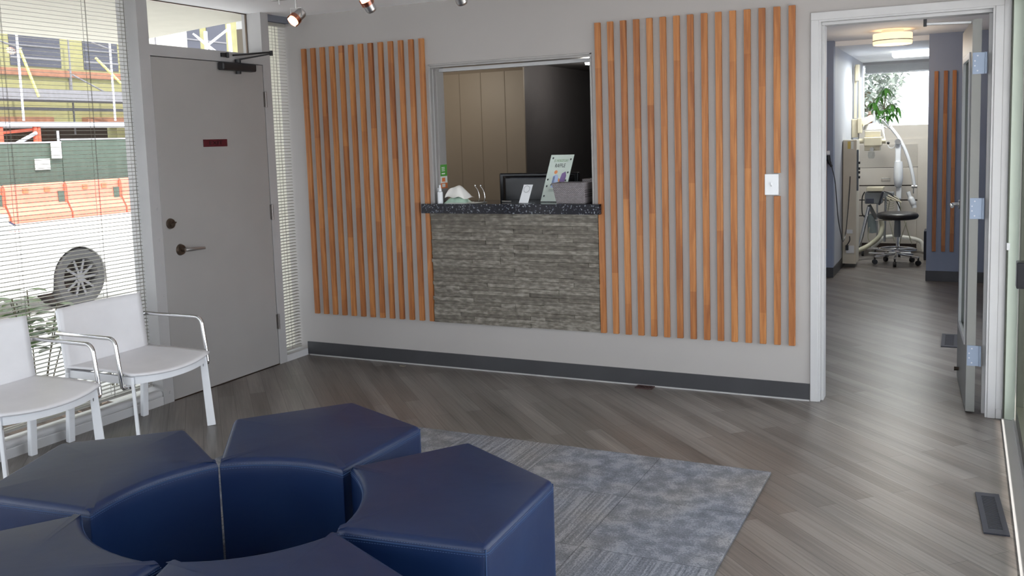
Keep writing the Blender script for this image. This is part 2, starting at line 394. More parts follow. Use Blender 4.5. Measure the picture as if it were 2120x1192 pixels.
        if parent is not None: o.parent = parent; WM[o.name] = wmat(parent).copy()
        elif world: o.location = org; WM[o.name] = Matrix.Translation(org)
        if solid: k = o.modifiers.new('s', 'SOLIDIFY'); k.thickness = solid; k.offset = 0
        if bevel: k = o.modifiers.new('b', 'BEVEL'); k.width = bevel; k.segments = seg; k.limit_method = 'ANGLE'; k.angle_limit = math.radians(35)
        if sub: k = o.modifiers.new('u', 'SUBSURF'); k.levels = sub; k.render_levels = sub
        if kind: o['kind'] = kind
        return o
def tag(o, label, cat, group=None, kind=None):
    o['label'] = label; o['category'] = cat
    if group: o['group'] = group
    if kind: o['kind'] = kind
    return o
def thing(name, label, cat, loc=(0,0,0), rz=0, group=None):
    o = bpy.data.objects.new(name, None); COL.objects.link(o); o.location = loc; o.rotation_euler = (0,0,rz); o.empty_display_size = .1
    WM[o.name] = Matrix.Translation(loc) @ Matrix.Rotation(rz, 4, 'Z')
    return tag(o, label, cat, group)
def B(a, c, **k): q = MB(); q.box(a, c); return q
def struct(name, q, mt, parent=None, **k): return q.build(name, mt, parent, kind='structure' if parent is None else None, **k)
def copy_tree(o, parent=None):
    c = o.copy(); COL.objects.link(c)
    if parent is not None: c.parent = parent
    for ch in list(o.children): copy_tree(ch, c)
    return c
def text(name, s, h, mt, parent, origin, right, up, width=None, thick=.0004):
    cu = bpy.data.curves.new(name, 'FONT'); cu.body = s; cu.align_x = 'CENTER'; cu.align_y = 'CENTER'; cu.size = h*1.35; cu.extrude = thick
    t = bpy.data.objects.new(name+'_tmp', cu); COL.objects.link(t); bpy.context.view_layer.update()
    me = bpy.data.meshes.new_from_object(t.evaluated_get(bpy.context.evaluated_depsgraph_get()))
    bpy.data.objects.remove(t, do_unlink=True)
    right = Vector(right).normalized(); up = Vector(up).normalized(); nrm = right.cross(up)
    if width:
        w0 = max(v.co.x for v in me.vertices)-min(v.co.x for v in me.vertices); sx = width/w0
    else: sx = 1
    M = Matrix((right*sx, up, nrm)).transposed().to_4x4(); M.translation = Vector(origin)
    me.transform(wmat(parent).inverted() @ M); me.materials.clear(); me.materials.append(mt)
    o = bpy.data.objects.new(name, me); COL.objects.link(o); o.parent = parent; WM[o.name] = wmat(parent).copy(); return o
def arc_pts(p0, c, p1, n=8):
    """quadratic bend"""
    p0, c, p1 = Vector(p0), Vector(c), Vector(p1)
    return [(1-t)**2*p0 + 2*t*(1-t)*c + t*t*p1 for t in [i/n for i in range(n+1)]]
def spline(pts, n=8):
    pts = [Vector(p) for p in pts]; P = [pts[0]*2-pts[1]] + pts + [pts[-1]*2-pts[-2]]; out = []
    for i in range(1, len(P)-2):
        a, b_, c, d = P[i-1:i+3]
        for k in range(n):
            t = k/n; out.append(.5*((2*b_) + (c-a)*t + (2*a-5*b_+4*c-d)*t*t + (3*b_-a-3*c+d)*t**3))
    out.append(pts[-1]); return out
ORD = ['first', 'second', 'third', 'fourth', 'fifth', 'sixth', 'seventh', 'eighth', 'ninth', 'tenth', 'eleventh', 'twelfth', 'thirteenth', 'fourteenth', 'fifteenth']

# ============================================================ SETTING
H = 2.378
XR = 4.405
YB = -7.0
struct('floor', B((-.0, YB, -.1), (4.60, 7.6, 0)), FLOOR)
q = MB(); q.box((-.16, YB-.1, H), (4.7, .12, H+.12)); struct('ceiling', q, CEIL)
q = MB(); q.box((-.6, .12, 2.352), (5.2, 4.62, 2.5)); struct('ceiling_hall', q, CEIL)
q = MB(); q.box((2.9, 4.62, 2.305), (5.2, 7.6, 2.5)); struct('ceiling_operatory', q, CEIL)
# unseen roof slab, overhangs added and sized to block sun + canopy soffit outside
q = MB(); q.box((-.4, -7.35, 2.51), (6.05, 7.9, 2.75)); struct('trim_sun_blocking_roof', q, CREAM)
q = MB(); q.prism([(-2.38, -9.0), (-.14, -9.0), (-.14, -.02), (-.36, .02), (-2.30, .55)], 2.40, 2.75); struct('trim_canopy_soffit', q, CREAM)
# main wall with counter opening and hall doorway
RX0, RX1, RZ0, RZ1 = 1.106, 2.206, 1.02, 1.974
DX0, DX1, DZ1 = 3.501, 4.339, 2.070
q = MB()
WX0, WX1, WZ1 = RX0-.008, RX1+.008, RZ1+.008
for a, c in (((-.12, 0, 0), (WX0, .12, H)), ((WX0, 0, 0), (WX1, .12, RZ0)), ((WX0, 0, WZ1), (WX1, .12, H)), ((WX1, 0, 0), (DX0, .12, H)),
             ((DX0, 0, DZ1), (DX1, .12, H)), ((DX1, 0, 0), (4.60, .12, H))): q.box(a, c)
struct('wall_back', q, WALL)
# pier outside the corner, seen through the transom
q = MB(); q.box((-.38, .0, -.3), (-.12, .12, 2.51)); struct('trim_outside_pier', q, CREAM)
# baseboard
q = MB(); q.box((0.001, -.008, .006), (3.462, 0, .096)); struct('baseboard_back', q, BASEM)
q = MB(); q.box((0.02, -.014, 0), (3.462, -.008, .007)); struct('trim_base_bead', q, TRIM)
# left wall: curb, posts, header, beyond
q = MB(); q.box((-.16, YB, -.05), (0, -1.34, .05)); struct('trim_window_curb', q, LTRIM, bevel=.004)
q = MB(); q.cyl((-.03, YB, .062), (-.03, -1.34, .062), .022, n=14); q.box((-.055, YB, .045), (-.03, -1.34, .083)); q.box((-.16, YB, .045), (-.055, -1.34, .062))
struct('trim_window_rail', q, LTRIM, smooth=True)
q = MB(); q.box((-.16, -1.34, -.05), (0, -1.262, H)); struct('trim_window_post', q, POSTM)
q = MB(); q.box((-.16, -.310, -.05), (0, -.235, H)); struct('trim_door_post', q, POSTM)
q = MB(); q.box((-.16, -1.262, 2.035), (0, -.310, 2.100)); struct('trim_transom_bar', q, POSTM)
q = MB(); q.box((-.10, -1.262, -.05), (-.05, -1.250, 2.035)); q.box((-.10, -.322, -.05), (-.05, -.31, 2.035)); q.box((-.10, -1.262, 2.022), (-.05, -.31, 2.035)); struct('trim_door_stop', q, POSTM)
q = MB()
for yy in (-3.60, -5.30): q.box((-.16, yy-.04, .05), (0, yy+.04, H))
struct('trim_window_mullions', q, POSTM)
q = MB(); q.box((-.16, -.235, -.05), (0, 0, .045)); struct('trim_sidelight_curb', q, LTRIM, bevel=.003)
q = MB(); q.box((-.13, -.235, 2.333), (-.02, 0, H)); struct('trim_sidelight_head', q, mat('blue_grey_pelmet', (.16, .17, .21), .6))
# panes
def pane(name, a, c): 
    q = MB(); q.box(a, c); return struct(name, q, GLASS)
def window(name, y0, y1, z0, z1):
    q = MB(); q.box((-.128, y0, z0), (-.122, y1, z1)); return struct(name, q, GLASS)
window('window_1', -3.56, -1.342, .062, H); window('window_2', -5.26, -3.64, .062, H); window('window_3', -6.98, -5.34, .062, H)
window('window_4', -.233, -.002, .045, 2.333); window('window_5', -1.26, -.312, 2.10, H)
# transom bead and corner crack lines
q = MB(); q.box((-.130, -.3105, 2.10), (-.118, -.316, H)); q.box((-.130, -1.26, H-.006), (-.118, -.312, H)); struct('trim_transom_bead', q, BRONZE)

# right wall: light post, patio door
q = MB(); q.box((4.335, -.012, 0), (4.372, 0, 2.065)); struct('trim_doorway_right', q, LTRIM, bevel=.002)
q = MB(); q.box((4.372, -.006, 0), (4.405, 0, H)); q.box((4.374, -.012, .0), (4.40, -.006, .05)); struct('trim_corner_board', q, LTRIM, bevel=.002)
q = MB(); q.box((4.405, -.028, 0), (4.412, 0, H)); struct('trim_patio_seal', q, OLIVE)
q = MB(); q.box((4.412, -.03, 0.004), (4.458, 0, H)); struct('trim_patio_jamb', q, GREENJ, bevel=.002)
q = MB(); q.box((4.40, -4.6, 0), (4.413, -.03, .010)); q.box((4.413, -4.6, 0), (4.56, -.03, .004)); q.box((4.45, -4.6, 0), (4.456, -.03, .014)); struct('trim_patio_threshold', q, LTRIM)
q = MB(); q.box((4.405, -4.64, 2.12), (4.60, 0, H)); q.box((4.405, YB, 0), (4.60, -4.60, H)); struct('wall_right', q, WALL)
sd = thing('door_3', 'dark aluminium sliding glass patio door at the right edge of the room', 'door', (4.48, -1.1, .014)); sd['kind'] = 'structure'
for nm, y0, y1 in (('sliding', -2.15, -.036),):
    q = MB(); q.box((4.462, y1-.05, .014), (4.50, y1, 2.12)); q.build('stile', OLIVE, sd, bevel=.002)
    q = MB(); q.box((4.462, y0, .014), (4.50, y0+.05, 2.12)); q.build('stile', OLIVE, sd, bevel=.002)
    q = MB(); q.box((4.462, y0+.05, .014), (4.50, y1-.05, .09)); q.build('rail', OLIVE, sd)
    q = MB(); q.box((4.462, y0+.05, 2.06), (4.50, y1-.05, 2.12)); q.build('rail', OLIVE, sd)
    q = MB(); q.box((4.478, y0+.05, .09), (4.484, y1-.05, 2.06)); q.build('pane', GLASS, sd)
a = at(2112, 540, 0, 4.44); c = at(2112, 598, 0, 4.44)
q = MB(); q.box((4.425, a.y-.06, c.z), (4.462, a.y+.02, a.z)); q.build('handle', BLACKG, sd, bevel=.004)
sd2 = thing('door_4', 'fixed glass patio door panel beyond the frame', 'door', (4.54, -3.3, .014)); sd2['kind'] = 'structure'
q = MB(); q.box((4.51, -4.6, .014), (4.548, -4.54, 2.12)); q.box((4.51, -2.15, .014), (4.548, -2.10, 2.12)); q.box((4.51, -4.54, .014), (4.548, -2.15, .09)); q.box((4.51, -4.54, 2.06), (4.548, -2.15, 2.12)); q.build('frame', OLIVE, sd2)
q = MB(); q.box((4.526, -4.54, .09), (4.532, -2.15, 2.06)); q.build('pane', GLASS, sd2)
# latch catch on the corner board
q = MB(); k = at(2085, 512, 0, 4.40); q.box((4.398, k.y-.010, k.z-.012), (4.4115, k.y+.0, k.z+.022)); 
o = q.build('latch_catch', STEEL); tag(o, 'small steel latch catch beside the sliding patio door', 'latch')
# front wall behind the camera, with a wide window added for fill light
q = MB(); q.box((-.16, YB-.12, -.05), (4.60, YB, .25)); q.box((-.16, YB-.12, 2.25), (4.60, YB, H)); q.box((-.16, YB-.12, .25), (.25, YB, 2.25)); q.box((4.25, YB-.12, .25), (4.60, YB, 2.25)); struct('wall_front', q, WALL)
pane('window_fill', (.25, YB-.07, .25), (4.25, YB-.06, 2.25))

# hall doorway jamb and casing
q = MB(); q.box((3.466, -.012, 0), (3.506, 0, 2.065)); q.box((3.466, -.012, 2.065), (4.372, 0, 2.105)); struct('trim_doorway_casing', q, LTRIM, bevel=.002)
q = MB()
q.box((3.505, -.006, 0), (3.516, .125, 2.056)); q.box((3.516, .03, 0), (3.530, .125, 2.040))
q.box((4.324, -.006, 0), (4.335, .125, 2.056)); q.box((4.308, .065, 0), (4.324, .125, 2.040))
q.box((3.505, -.006, 2.056), (4.335, .125, 2.066)); q.box((3.516, .03, 2.040), (4.324, .125, 2.056))
struct('trim_doorway_jamb', q, LTRIM, bevel=.0015)
# counter opening lining
q = MB()
q.box((RX0-.012, -.006, 1.09), (RX0, .14, RZ1+.01)); q.box((RX0, .05, 1.09), (RX0+.016, .14, RZ1)); 
q.box((RX1, -.006, 1.09), (RX1+.012, .14, RZ1+.01)); q.box((RX0-.012, -.006, RZ1), (RX1+.012, .14, RZ1+.012)); q.box((RX0, .0, RZ1-.012), (RX1, .02, RZ1))
struct('trim_counter_opening', q, mat('opening_trim_paint', (.34, .325, .315), .5), bevel=.0015)
q = MB(); q.box((RX0+.016, .085, 1.94), (RX1, .13, 1.962)); q.box((RX0+.001, .02, 1.09), (RX0+.004, .028, 1.955)); struct('trim_window_track', q, LTRIM)

# hall and clinic shell
q = MB(); q.box((2.60, .12, 0), (2.70, 4.5, 2.352)); struct('wall_hall_left', q, BLUEW)
q = MB(); q.box((2.30, 4.5, 0), (3.03, 4.62, 2.352)); struct('wall_clinic_left', q, BLUEW)
q = MB(); q.box((2.93, 4.62, 0), (3.03, 7.6, 2.352)); struct('wall_clinic_side', q, mat('window_lit_wall_paint', (.46, .47, .50), .6, var=.02, vs=3))  # lighter colour carries the window light falling along this wall
q = MB(); q.box((3.888, 4.5, 0), (4.9, 4.62, 2.352)); q.box((3.888, 4.62, 0), (3.99, 7.6, 2.352)); struct('wall_clinic_right', q, BLUEW)
q = MB(); q.box((4.80, .12, 0), (4.9, .95, 2.352)); q.box((4.80, 2.35, 0), (4.9, 4.5, 2.352)); q.box((4.80, .95, 0), (4.9, 2.35, .15)); q.box((4.80, .95, 2.15), (4.9, 2.35, 2.352)); struct('wall_hall_right', q, BLUEW)
q = MB(); q.box((4.85, .95, .15), (4.856, 2.35, 2.15)); struct('window_8', q, GLASS)
q = MB(); q.box((3.03, 4.494, 0.0), (3.036, 7.0, .1)); q.box((2.70, 4.492, 0), (3.036, 4.5, .1)); struct('baseboard_clinic_left', q, BASEM)
q = MB(); q.box((3.884, 4.492, 0), (4.8, 4.5, .1)); struct('baseboard_clinic_right', q, BASEM)
# clinic back wall with window
YC = 7.4
cw = [at(1783, 262, 1, YC), at(1783, 133, 1, YC)]
zc0 = cw[0].z
q = MB(); q.box((3.03, YC, 0), (3.888, YC+.12, zc0)); struct('wall_clinic_back', q, CABW)
q = MB(); q.box((3.03, YC+.05, zc0), (3.888, YC+.056, 2.305)); struct('window_7', q, GLASS)
q = MB(); q.box((3.03, YC-.01, 2.27), (3.888, YC+.1, 2.305)); struct('trim_clinic_window', q, TRIM)
# reception back room
q = MB(); q.box((-.6, .12, 0), (-.5, 1.6, 2.352)); q.box((-.6, 1.6, 0), (1.012, 1.62, 2.352)); struct('wall_reception_panelled', q, BROWNW)
q = MB()
for xx in (-.03, .22, .42, .62, .84): q.box((xx, 1.5985, .02), (xx+.006, 1.6, 2.09))
q.box((-.5, 1.594, 2.04), (1.012, 1.6, 2.352))
struct('trim_panel_grooves', q, mat('groove_shade_paint', (.15, .122, .092), .7))
q = MB(); q.box((.93, 1.62, 0), (1.010, 4.2, 2.352)); q.box((.93, 4.2, 0), (2.6, 4.3, 2.352)); q.box((2.48, .12, 0), (2.60, 4.3, 2.352)); struct('wall_reception_dark', q, DARKW)
q = MB(); q.box((-.5, .125, 2.10), (2.48, 4.2, 2.35)); struct('ceiling_reception', q, DARKW)

# ============================================================ STREET DOOR
dr = thing('door_1', 'flat grey painted street door with a small maroon sign', 'door', (0, -1.255, 0)); dr['kind'] = 'structure'
q = MB(); q.box((-.045, -1.2585, .006), (-.002, -.3135, 2.031)); q.build('door_leaf', DOORM, dr, bevel=.003)
for zz in (1.806, 1.052, .300):
    q = MB(); q.cyl((.008, -.309, zz-.052), (.008, -.309, zz+.052), .0075, n=12)
    for k in range(4): q.cyl((.008, -.309, zz-.052+k*.026), (.008, -.309, zz-.048+k*.026), .0085, n=12)
    q.box((-.002, -.322, zz-.05), (.004, -.296, zz+.05)); q.build('hinge', mat('worn_steel', (.22, .20, .19), .35, metal=.9), dr, smooth=True)
# deadbolt
q = MB(); q.cyl((0, -1.199, 1.058), (.012, -1.199, 1.058), .032, .028, n=28); q.cyl((.012, -1.199, 1.058), (.02, -1.199, 1.058), .018, n=20)
db = q.build('deadbolt', BRONZE, dr, smooth=True)
q = MB(); q.bar((.026, -1.216, 1.052), (.026, -1.180, 1.066), .008, .014, up=(1,0,0)); q.build('thumb_turn', BRONZE, db, bevel=.002)
q = MB(); q.cyl((-.002, -1.133, .895), (.012, -1.133, .895), .035, .030, n=28); q.cyl((.012, -1.133, .895), (.045, -1.133, .895), .012, n=16)
lv = q.build('lever_rose', BRONZE, dr, smooth=True)
q = MB(); q.tube(arc_pts((.045, -1.140, .895), (.055, -1.10, .895), (.052, -1.06, .893)) + [Vector((.050, -.988, .890))], [.011]*8+[.010, .0085], n=12); q.build('lever_handle', STEEL, lv, smooth=True)
# maroon sign
sg = MB(); sg.box((.0, -.893, 1.503), (.0035, -.690, 1.548)); sg = sg.build('door_sign', REDSIGN); tag(sg, 'small dark maroon sign with black letters on the grey street door', 'sign')
text('sign_lettering', 'EXIT', .026, mat('black_lettering', (.008, .004, .005), .5), sg, (.0042, -.79, 1.5255), (0, 1, 0), (0, 0, 1), width=.115)
# closer
dc = thing('door_closer', 'black hydraulic door closer at the top of the street door', 'door closer', (0, -.58, 1.96))
q = MB(); q.box((.0, -.735, 1.978), (.052, -.428, 2.030)); q.build('closer_body', BLACK, dc, bevel=.012, seg=4)
q = MB(); q.cyl((.026, -.575, 2.03), (.026, -.575, 2.052), .02, n=20); q.build('closer_spindle', BLACK, dc, smooth=True)
q = MB(); q.cyl((.026, -.575, 1.960), (.026, -.575, 1.98), .018, n=20); q.build('adjuster_cap', BLACK, dc, smooth=True)
q = MB(); q.bar((.030, -.575, 2.050), (.105, -.345, 2.098), .022, .010); q.build('closer_arm', BLACK, dc, bevel=.002)
q = MB(); q.cyl((.105, -.345, 2.085), (.105, -.345, 2.118), .011, n=14); q.tube([(.105, -.345, 2.108), (.03, -.62, 2.075)], .006, n=10); q.build('closer_rod', BLACK, dc, smooth=True)
q = MB(); q.box((.0, -.70, 2.062), (.014, -.635, 2.088)); q.cyl((.018, -.655, 2.058), (.018, -.655, 2.092), .009); q.build('closer_bracket', BLACK, dc, bevel=.002)
# screws on the post
for i, (px, py) in enumerate(((326, 433), (331, 497), (335, 549), (340, 612), (352, 812))):
    k = at(px, py, 0, 0); q = MB(); q.cyl((0, k.y, k.z), (.004, k.y, k.z), .008, .006, n=14); o = q.build('screw_cap', POSTM, smooth=True)
    tag(o, 'painted round screw cap on the post left of the door, %s from the top' % ORD[i], 'screw', 'screw caps on the window post')
# transom bead chips etc are paint; threshold
q = MB(); q.box((-.16, -1.262, -.05), (0, -.31, .004)); struct('trim_door_sill', q, BRONZE)

CORDM = mat('grey_blind_cord', (.16, .15, .13), .8)
# ============================================================ BLINDS
def blind(name, label, y0, y1, z0, z1, x, tilt, pitch=.0215, wdt=.025, cords=()):
    t = thing(name, label, 'blind', (x, (y0+y1)/2, z0), group=None)
    q = MB(); n = int((z1-z0-.03)/pitch)
    for i in range(n):
        z = z0+.022+i*pitch; prev = None
        for k in range(4):
            u = k/3-.5; xx = x+u*wdt*cs(tilt); zz = z-u*wdt*sn(tilt)+.0016*(1-(2*u)**2)
            cur = (q.b.verts.new((xx, y0, zz)), q.b.verts.new((xx, y1, zz)))
            if prev: q.b.faces.new((prev[0], prev[1], cur[1], cur[0]))
            prev = cur
    q.build('slats', SLATM, t, smooth=True, solid=.0006)
    q = MB(); q.box((x-.013, y0, z0), (x+.013, y1, z0+.012)); q.build('bottom_rail', SLATM, t, bevel=.002)
    q = MB(); q.box((x-.016, y0, z1-.022), (x+.016, y1, z1)); q.build('head_rail', SLATM, t, bevel=.002)
    for yc in cords:
        q = MB()
        for dx in (-wdt/2-.001, wdt/2+.001): q.box((x+dx-.0006, yc-.0008, z0+.01), (x+dx+.0006, yc+.0008, z1-.01))
        q.box((x-.0006, yc+.014, z0+.01), (x+.0006, yc+.0155, z1-.01))
        q.build('ladder_cord', CORDM, t)
    return t
blind('venetian_blind', 'cream venetian blind behind the two white chairs', -3.54, -1.345, .105, H, -.088, math.radians(3), cords=(-1.362, -1.62, -2.12, -2.75, -3.35))
blind('venetian_blind', 'narrow cream venetian blind between the street door and the slatted wall', -.226, -.008, .055, 2.333, -.062, math.radians(8), cords=(-.115,))

# ============================================================ WOOD BATTENS
PX = .079; BW = .034; BT = .021; ZB, ZT = .3066, 2.1526
def batten_mesh():
    q = MB(); q.box((0, -BT, 0), (BW, 0, ZT-ZB)); return q
b0 = None
def batten(x, z0, z1, label, group, y=0):
    global b0
    if b0 is None or abs((z1-z0)-(ZT-ZB)) > .01 or y:
        q = MB(); q.box((0, -BT, 0), (BW, 0, z1-z0)); o = q.build('wood_batten', WOOD, world=False, bevel=.0015)
        if b0 is None: b0 = o
    else:
        o = b0.copy(); COL.objects.link(o)
    o.location = (x, y, z0); return tag(o, label, 'batten', group)
for k in range(13):
    s = {0: 'orange wood batten beside the corner blind, leftmost on the wall', 12: 'orange wood batten running behind the left end of the granite counter'}.get(k, '%s orange wood batten from the corner, left of the reception window' % ORD[k])
    batten(.0901+k*PX, ZB, ZT, s, 'wood battens left of the reception window')
for k in range(15):
    s = {0: 'orange wood batten touching the right end of the granite counter', 14: 'orange wood batten nearest the hall doorway, right end of the row'}.get(k, '%s orange wood batten right of the reception window' % ORD[k])
    if k == 13:
        x = 2.2466+k*PX
        batten(x, 1.262, ZT, 'short upper orange batten standing directly above the light switch', 'wood battens right of the reception window')
        batten(x, ZB, 1.136, 'short lower orange batten ending directly below the light switch', 'wood battens right of the reception window')
    else: batten(2.2466+k*PX, ZB, ZT, s, 'wood battens right of the reception window')
for k, x in enumerate((3.937, 4.018, 4.092)):
    batten(x, .29, 2.0, '%s thin wood batten on the blue wall seen through the doorway' % ('left', 'middle', 'right')[k], 'wood battens on the hall wall', y=4.5)
batten(2.936, .29, 2.0, 'wood batten on the blue wall beside the left doorway jamb', 'wood battens on the hall wall', y=4.5)
# light switch
sw = thing('light_switch', 'white toggle light switch among the right hand wood battens', 'light switch', (3.263, -.002, 1.142))
q = MB(); q.box((3.226, -.026, 1.142), (3.298, 0, 1.257)); q.build('switch_plate', WHITEP, sw, bevel=.003)
q = MB(); q.hexa([Vector(p) for p in ((3.257, -.026, 1.188), (3.267, -.026, 1.188), (3.267, -.026, 1.210), (3.257, -.026, 1.210), (3.258, -.038, 1.200), (3.266, -.038, 1.200), (3.266, -.036, 1.212), (3.258, -.036, 1.212))]); q.build('toggle', WHITEP, sw, bevel=.001)

# ============================================================ COUNTER
ct = MB(); ct.box((1.034, -.06, 1.029), (2.267, -.0, 1.090)); ct.box((1.12, 0, 1.029), (2.205, .30, 1.090))
ct = ct.build('counter_top', GRANITE); tag(ct, 'black speckled granite counter slab in the reception window', 'counter')
q = MB(); lay = q.b.faces.layers.float.new('tone'); z = .305; rng = random.Random(3)
x0s, x1s = 1.0425+.034, 2.243
while z < 1.028:
    h = min(.0248, 1.029-z); x = x0s
    while x < x1s-.001:
        L = rng.choice((.10, .2, .3, .4, .5, .6)); x2 = min(x+L, x1s)
        if x1s-x2 < .05: x2 = x1s
        d = rng.uniform(.009, .024); t = rng.random()
        for f in q.box((x+.0004, -d-.001, z+.0005), (x2-.0004, -.001, z+h-.0005)): f[lay] = t
        x = x2
    z += .0249
q.b.faces.ensure_lookup_table()
stn = q.build('stone_panel', STONE); tag(stn, 'grey stacked stone facing below the reception counter', 'stone panel')
# desk behind
dk = thing('reception_desk', 'dark reception desk behind the granite counter', 'desk', (1.7, .62, 0))
q = MB(); q.box((1.1, .31, .74), (2.4, .95, .77)); q.build('desk_top', DARKW, dk)
q = MB(); q.box((1.12, .33, 0), (1.16, .93, .74)); q.build('side_panel', DARKW, dk)
q = MB(); q.box((2.34, .33, 0), (2.38, .93, .74)); q.build('side_panel', DARKW, dk)
# monitor
mo = thing('computer_monitor', 'black computer monitor seen from behind on the reception desk', 'monitor', (1.69, .42, .77))
q = MB(); q.box((1.405, .345, .955), (1.977, .375, 1.265)); q.build('screen', BLACKG, mo, bevel=.008, seg=3)
q = MB(); q.hexa([Vector(p) for p in ((1.46, .322, .99), (1.92, .322, .99), (1.95, .345, .965), (1.43, .345, .965), (1.46, .322, 1.235), (1.92, .322, 1.235), (1.95, .345, 1.25), (1.43, .345, 1.25))]); q.build('back_shell', BLACKG, mo, bevel=.004)
q = MB(); q.box((1.50, .320, 1.232), (1.88, .3225, 1.236)); q.build('vent_line', VENTM, mo)
q = MB(); q.box((1.66, .36, .80), (1.72, .40, .98)); q.lathe([(.11, 0), (.11, .012), (.02, .03)], (1.69, .42, .77)); q.build('stand', BLACK, mo)
ZC = 1.0905
def lathe_thing(name, label, cat, x, y, z, parts, group=None):
    t = thing(name, label, cat, (x, y, z), group=group)
    for pn, prof, mt_ in parts:
        q = MB(); q.lathe(prof, (x, y, z), n=20); q.build(pn, mt_, t, smooth=True)
    return t
lathe_thing('spray_bottle', 'small white nozzle bottle at the left end of the counter', 'bottle', 1.148, -.005, ZC,
    [('bottle_body', [(.0, 0), (.018, 0), (.018, .068), (.016, .074), (.010, .078)], WHITEP), ('nozzle', [(.011, .078), (.011, .088), (.008, .09), (.0065, .118), (0, .118)], WHITEP)])
lathe_thing('sanitiser_bottle', 'clear bottle with white cap behind the white nozzle bottle', 'bottle', 1.108+.012, .035, ZC,
    [('bottle_body', [(.0, 0), (.017, 0), (.017, .066), (.012, .074)], CLEARP), ('cap', [(.014, .074), (.014, .094), (.012, .098), (0, .098)], WHITEP)])
# tissue packet
tp = thing('tissue_packet', 'pale green soft packet of tissues on the counter', 'tissue packet', (1.255, .04, ZC))
def pk(u, v):
    x = 1.17+.17*u; y = .0+.09*v; e = min(u, 1-u, 1)*6; f = min(v, 1-v)*5
    return Vector((x, y, ZC+.001+.055*(1-math.exp(-e))*(1-math.exp(-f))*(1+.15*sn(9*u+3*v))))
q = MB(); q.grid(pk, 16, 10); q.box((1.172, .002, ZC), (1.338, .088, ZC+.004)); q.build('wrapper', GREENPK, tp, smooth=True)
def ts(u, v):
    a = -1+2*u; b_ = -1+2*v; x = 1.262+.075*a+.012*b_; y = .045+.040*b_+.006*sn(7*u)
    h = .078*max(0, 1-abs(a+.15)**2.6)**.8*(1-.9*b_**4) + .005*sn(11*u+4*v)
    return Vector((x, y, ZC+.030+max(h, -.004)))
q = MB(); q.grid(ts, 22, 8); q.build('tissue', TISSUE, tp, smooth=True, solid=.001)
# papers
q = MB()
for i in range(5): q.box((1.19+.01*i, -.04+.003*i, ZC+.0006*i), (1.40+.01*i, .10, ZC+.0005+.0006*i), rz=.25-.12*i)
o = q.build('paper_stack', PAPER); tag(o, 'loose pale sheets of paper under the tissue packet', 'papers')
q = MB()
rg = thing('ring_holder', 'pair of curved chrome prongs standing behind the tissue packet', 'holder', (1.385, .075, ZC))
for x in (1.372, 1.412):
    q = MB(); q.tube(spline([(x+.012, .075, ZC), (x+.022, .075, ZC+.03), (x+.014, .075, ZC+.075), (x-.006, .075, ZC+.105)], 6), .0025, n=8)
    q.ell((x-.006, .075, ZC+.108), (.006, .006, .008)); q.build('prong', CHROME, rg, smooth=True)
q = MB(); q.box((1.36, .06, ZC), (1.44, .09, ZC+.005)); q.build('base', BLACK, rg, bevel=.002)
# pen
q = MB(); q.cyl((1.545, .10, ZC+.005), (1.62, .08, ZC+.005), .004, n=10); o = q.build('pen', STEEL, smooth=True); tag(o, 'thin pen lying on the counter in front of the monitor', 'pen')
# small card stand
cdn = thing('card_stand', 'small white sign card in a slanted holder before the monitor', 'sign', (1.755, .02, ZC))
def slanted(parent, name, x0, x1, hgt, lean, skew, y0, mt_, th=.003):
    q = MB(); P = []
    for z_, yy in ((0, y0), (hgt, y0+lean)):
        for (xx, dy) in ((x0, 0), (x1, 0), (x1, th), (x0, th)):
            P.append(Vector((xx+(skew if z_ else 0), yy+dy, ZC+.003+z_)))
    q.hexa(P); return q.build(name, mt_, parent)
slanted(cdn, 'sign_card', 1.712, 1.774, .112, .03, .024, .0, WHITEP)
q = MB(); q.box((1.712, -.005, ZC), (1.80, .05, ZC+.003)); q.build('holder_foot', CLEARP, cdn)
q = MB()
R0 = Matrix.Rotation(-math.radians(15), 3, 'X')
c0 = Vector((1.761, .0195, ZC+.088))
rgp = []
for i in range(24): rgp.append((c0.x+.020*cs(2*PI*i/24)+.003*sn(2*PI*i/24), c0.y-.003+.005*sn(2*PI*i/24), c0.z+.020*sn(2*PI*i/24)))
q.tube(rgp, .0009, n=6, closed=True); q.build('round_emblem', DKTEXT, cdn)
# raffle sign
rf = thing('raffle_sign', 'tall pale raffle sign leaning in front of the monitor', 'sign', (1.95, .12, ZC))
lean, skew = .06, .058
RX_ = at(1119, 419, 1, .12).x; RW_ = at(1165, 419, 1, .12).x-RX_+.004
slanted(rf, 'sign_panel', RX_, RX_+RW_, .290, lean, skew, .12, mat('mint_card', (.62, .70, .64), .5))
slanted(rf, 'holder_back', RX_, RX_+RW_, .290, lean, skew, .1235, CLEARP, th=.002)
def onr(u, v): return Vector((RX_+RW_*u+skew*v, .12-.0008+lean*v, ZC+.003+.290*v))
upv = Vector((skew, lean, .285)); ug = Vector((1, 0, 0))
text('sign_heading', "ST. PATRICK'S DAY", .018, LIMEP, rf, onr(.5, .87), ug, upv, width=.095)
text('sign_title', 'RAFFLE', .026, DKTEXT, rf, onr(.5, .765), ug, upv, width=.068)
def flat(pts, mt_, nm):
    q = MB(); f = [onr(u, v)+Vector((0, -.0003, 0)) for u, v in pts]; g = [p+Vector((0, -.0008, 0)) for p in f]
    a = [q.b.verts.new(p) for p in f]; c = [q.b.verts.new(p) for p in g]; q.loft([a, c]); q.build(nm, mt_, rf)
def disc(u, v, ru, rv, n=14, a0=0, a1=2*PI): return [(u+ru*cs(a0+(a1-a0)*i/n), v+rv*sn(a0+(a1-a0)*i/n)) for i in range(n if a1-a0 > 6 else n+1)]
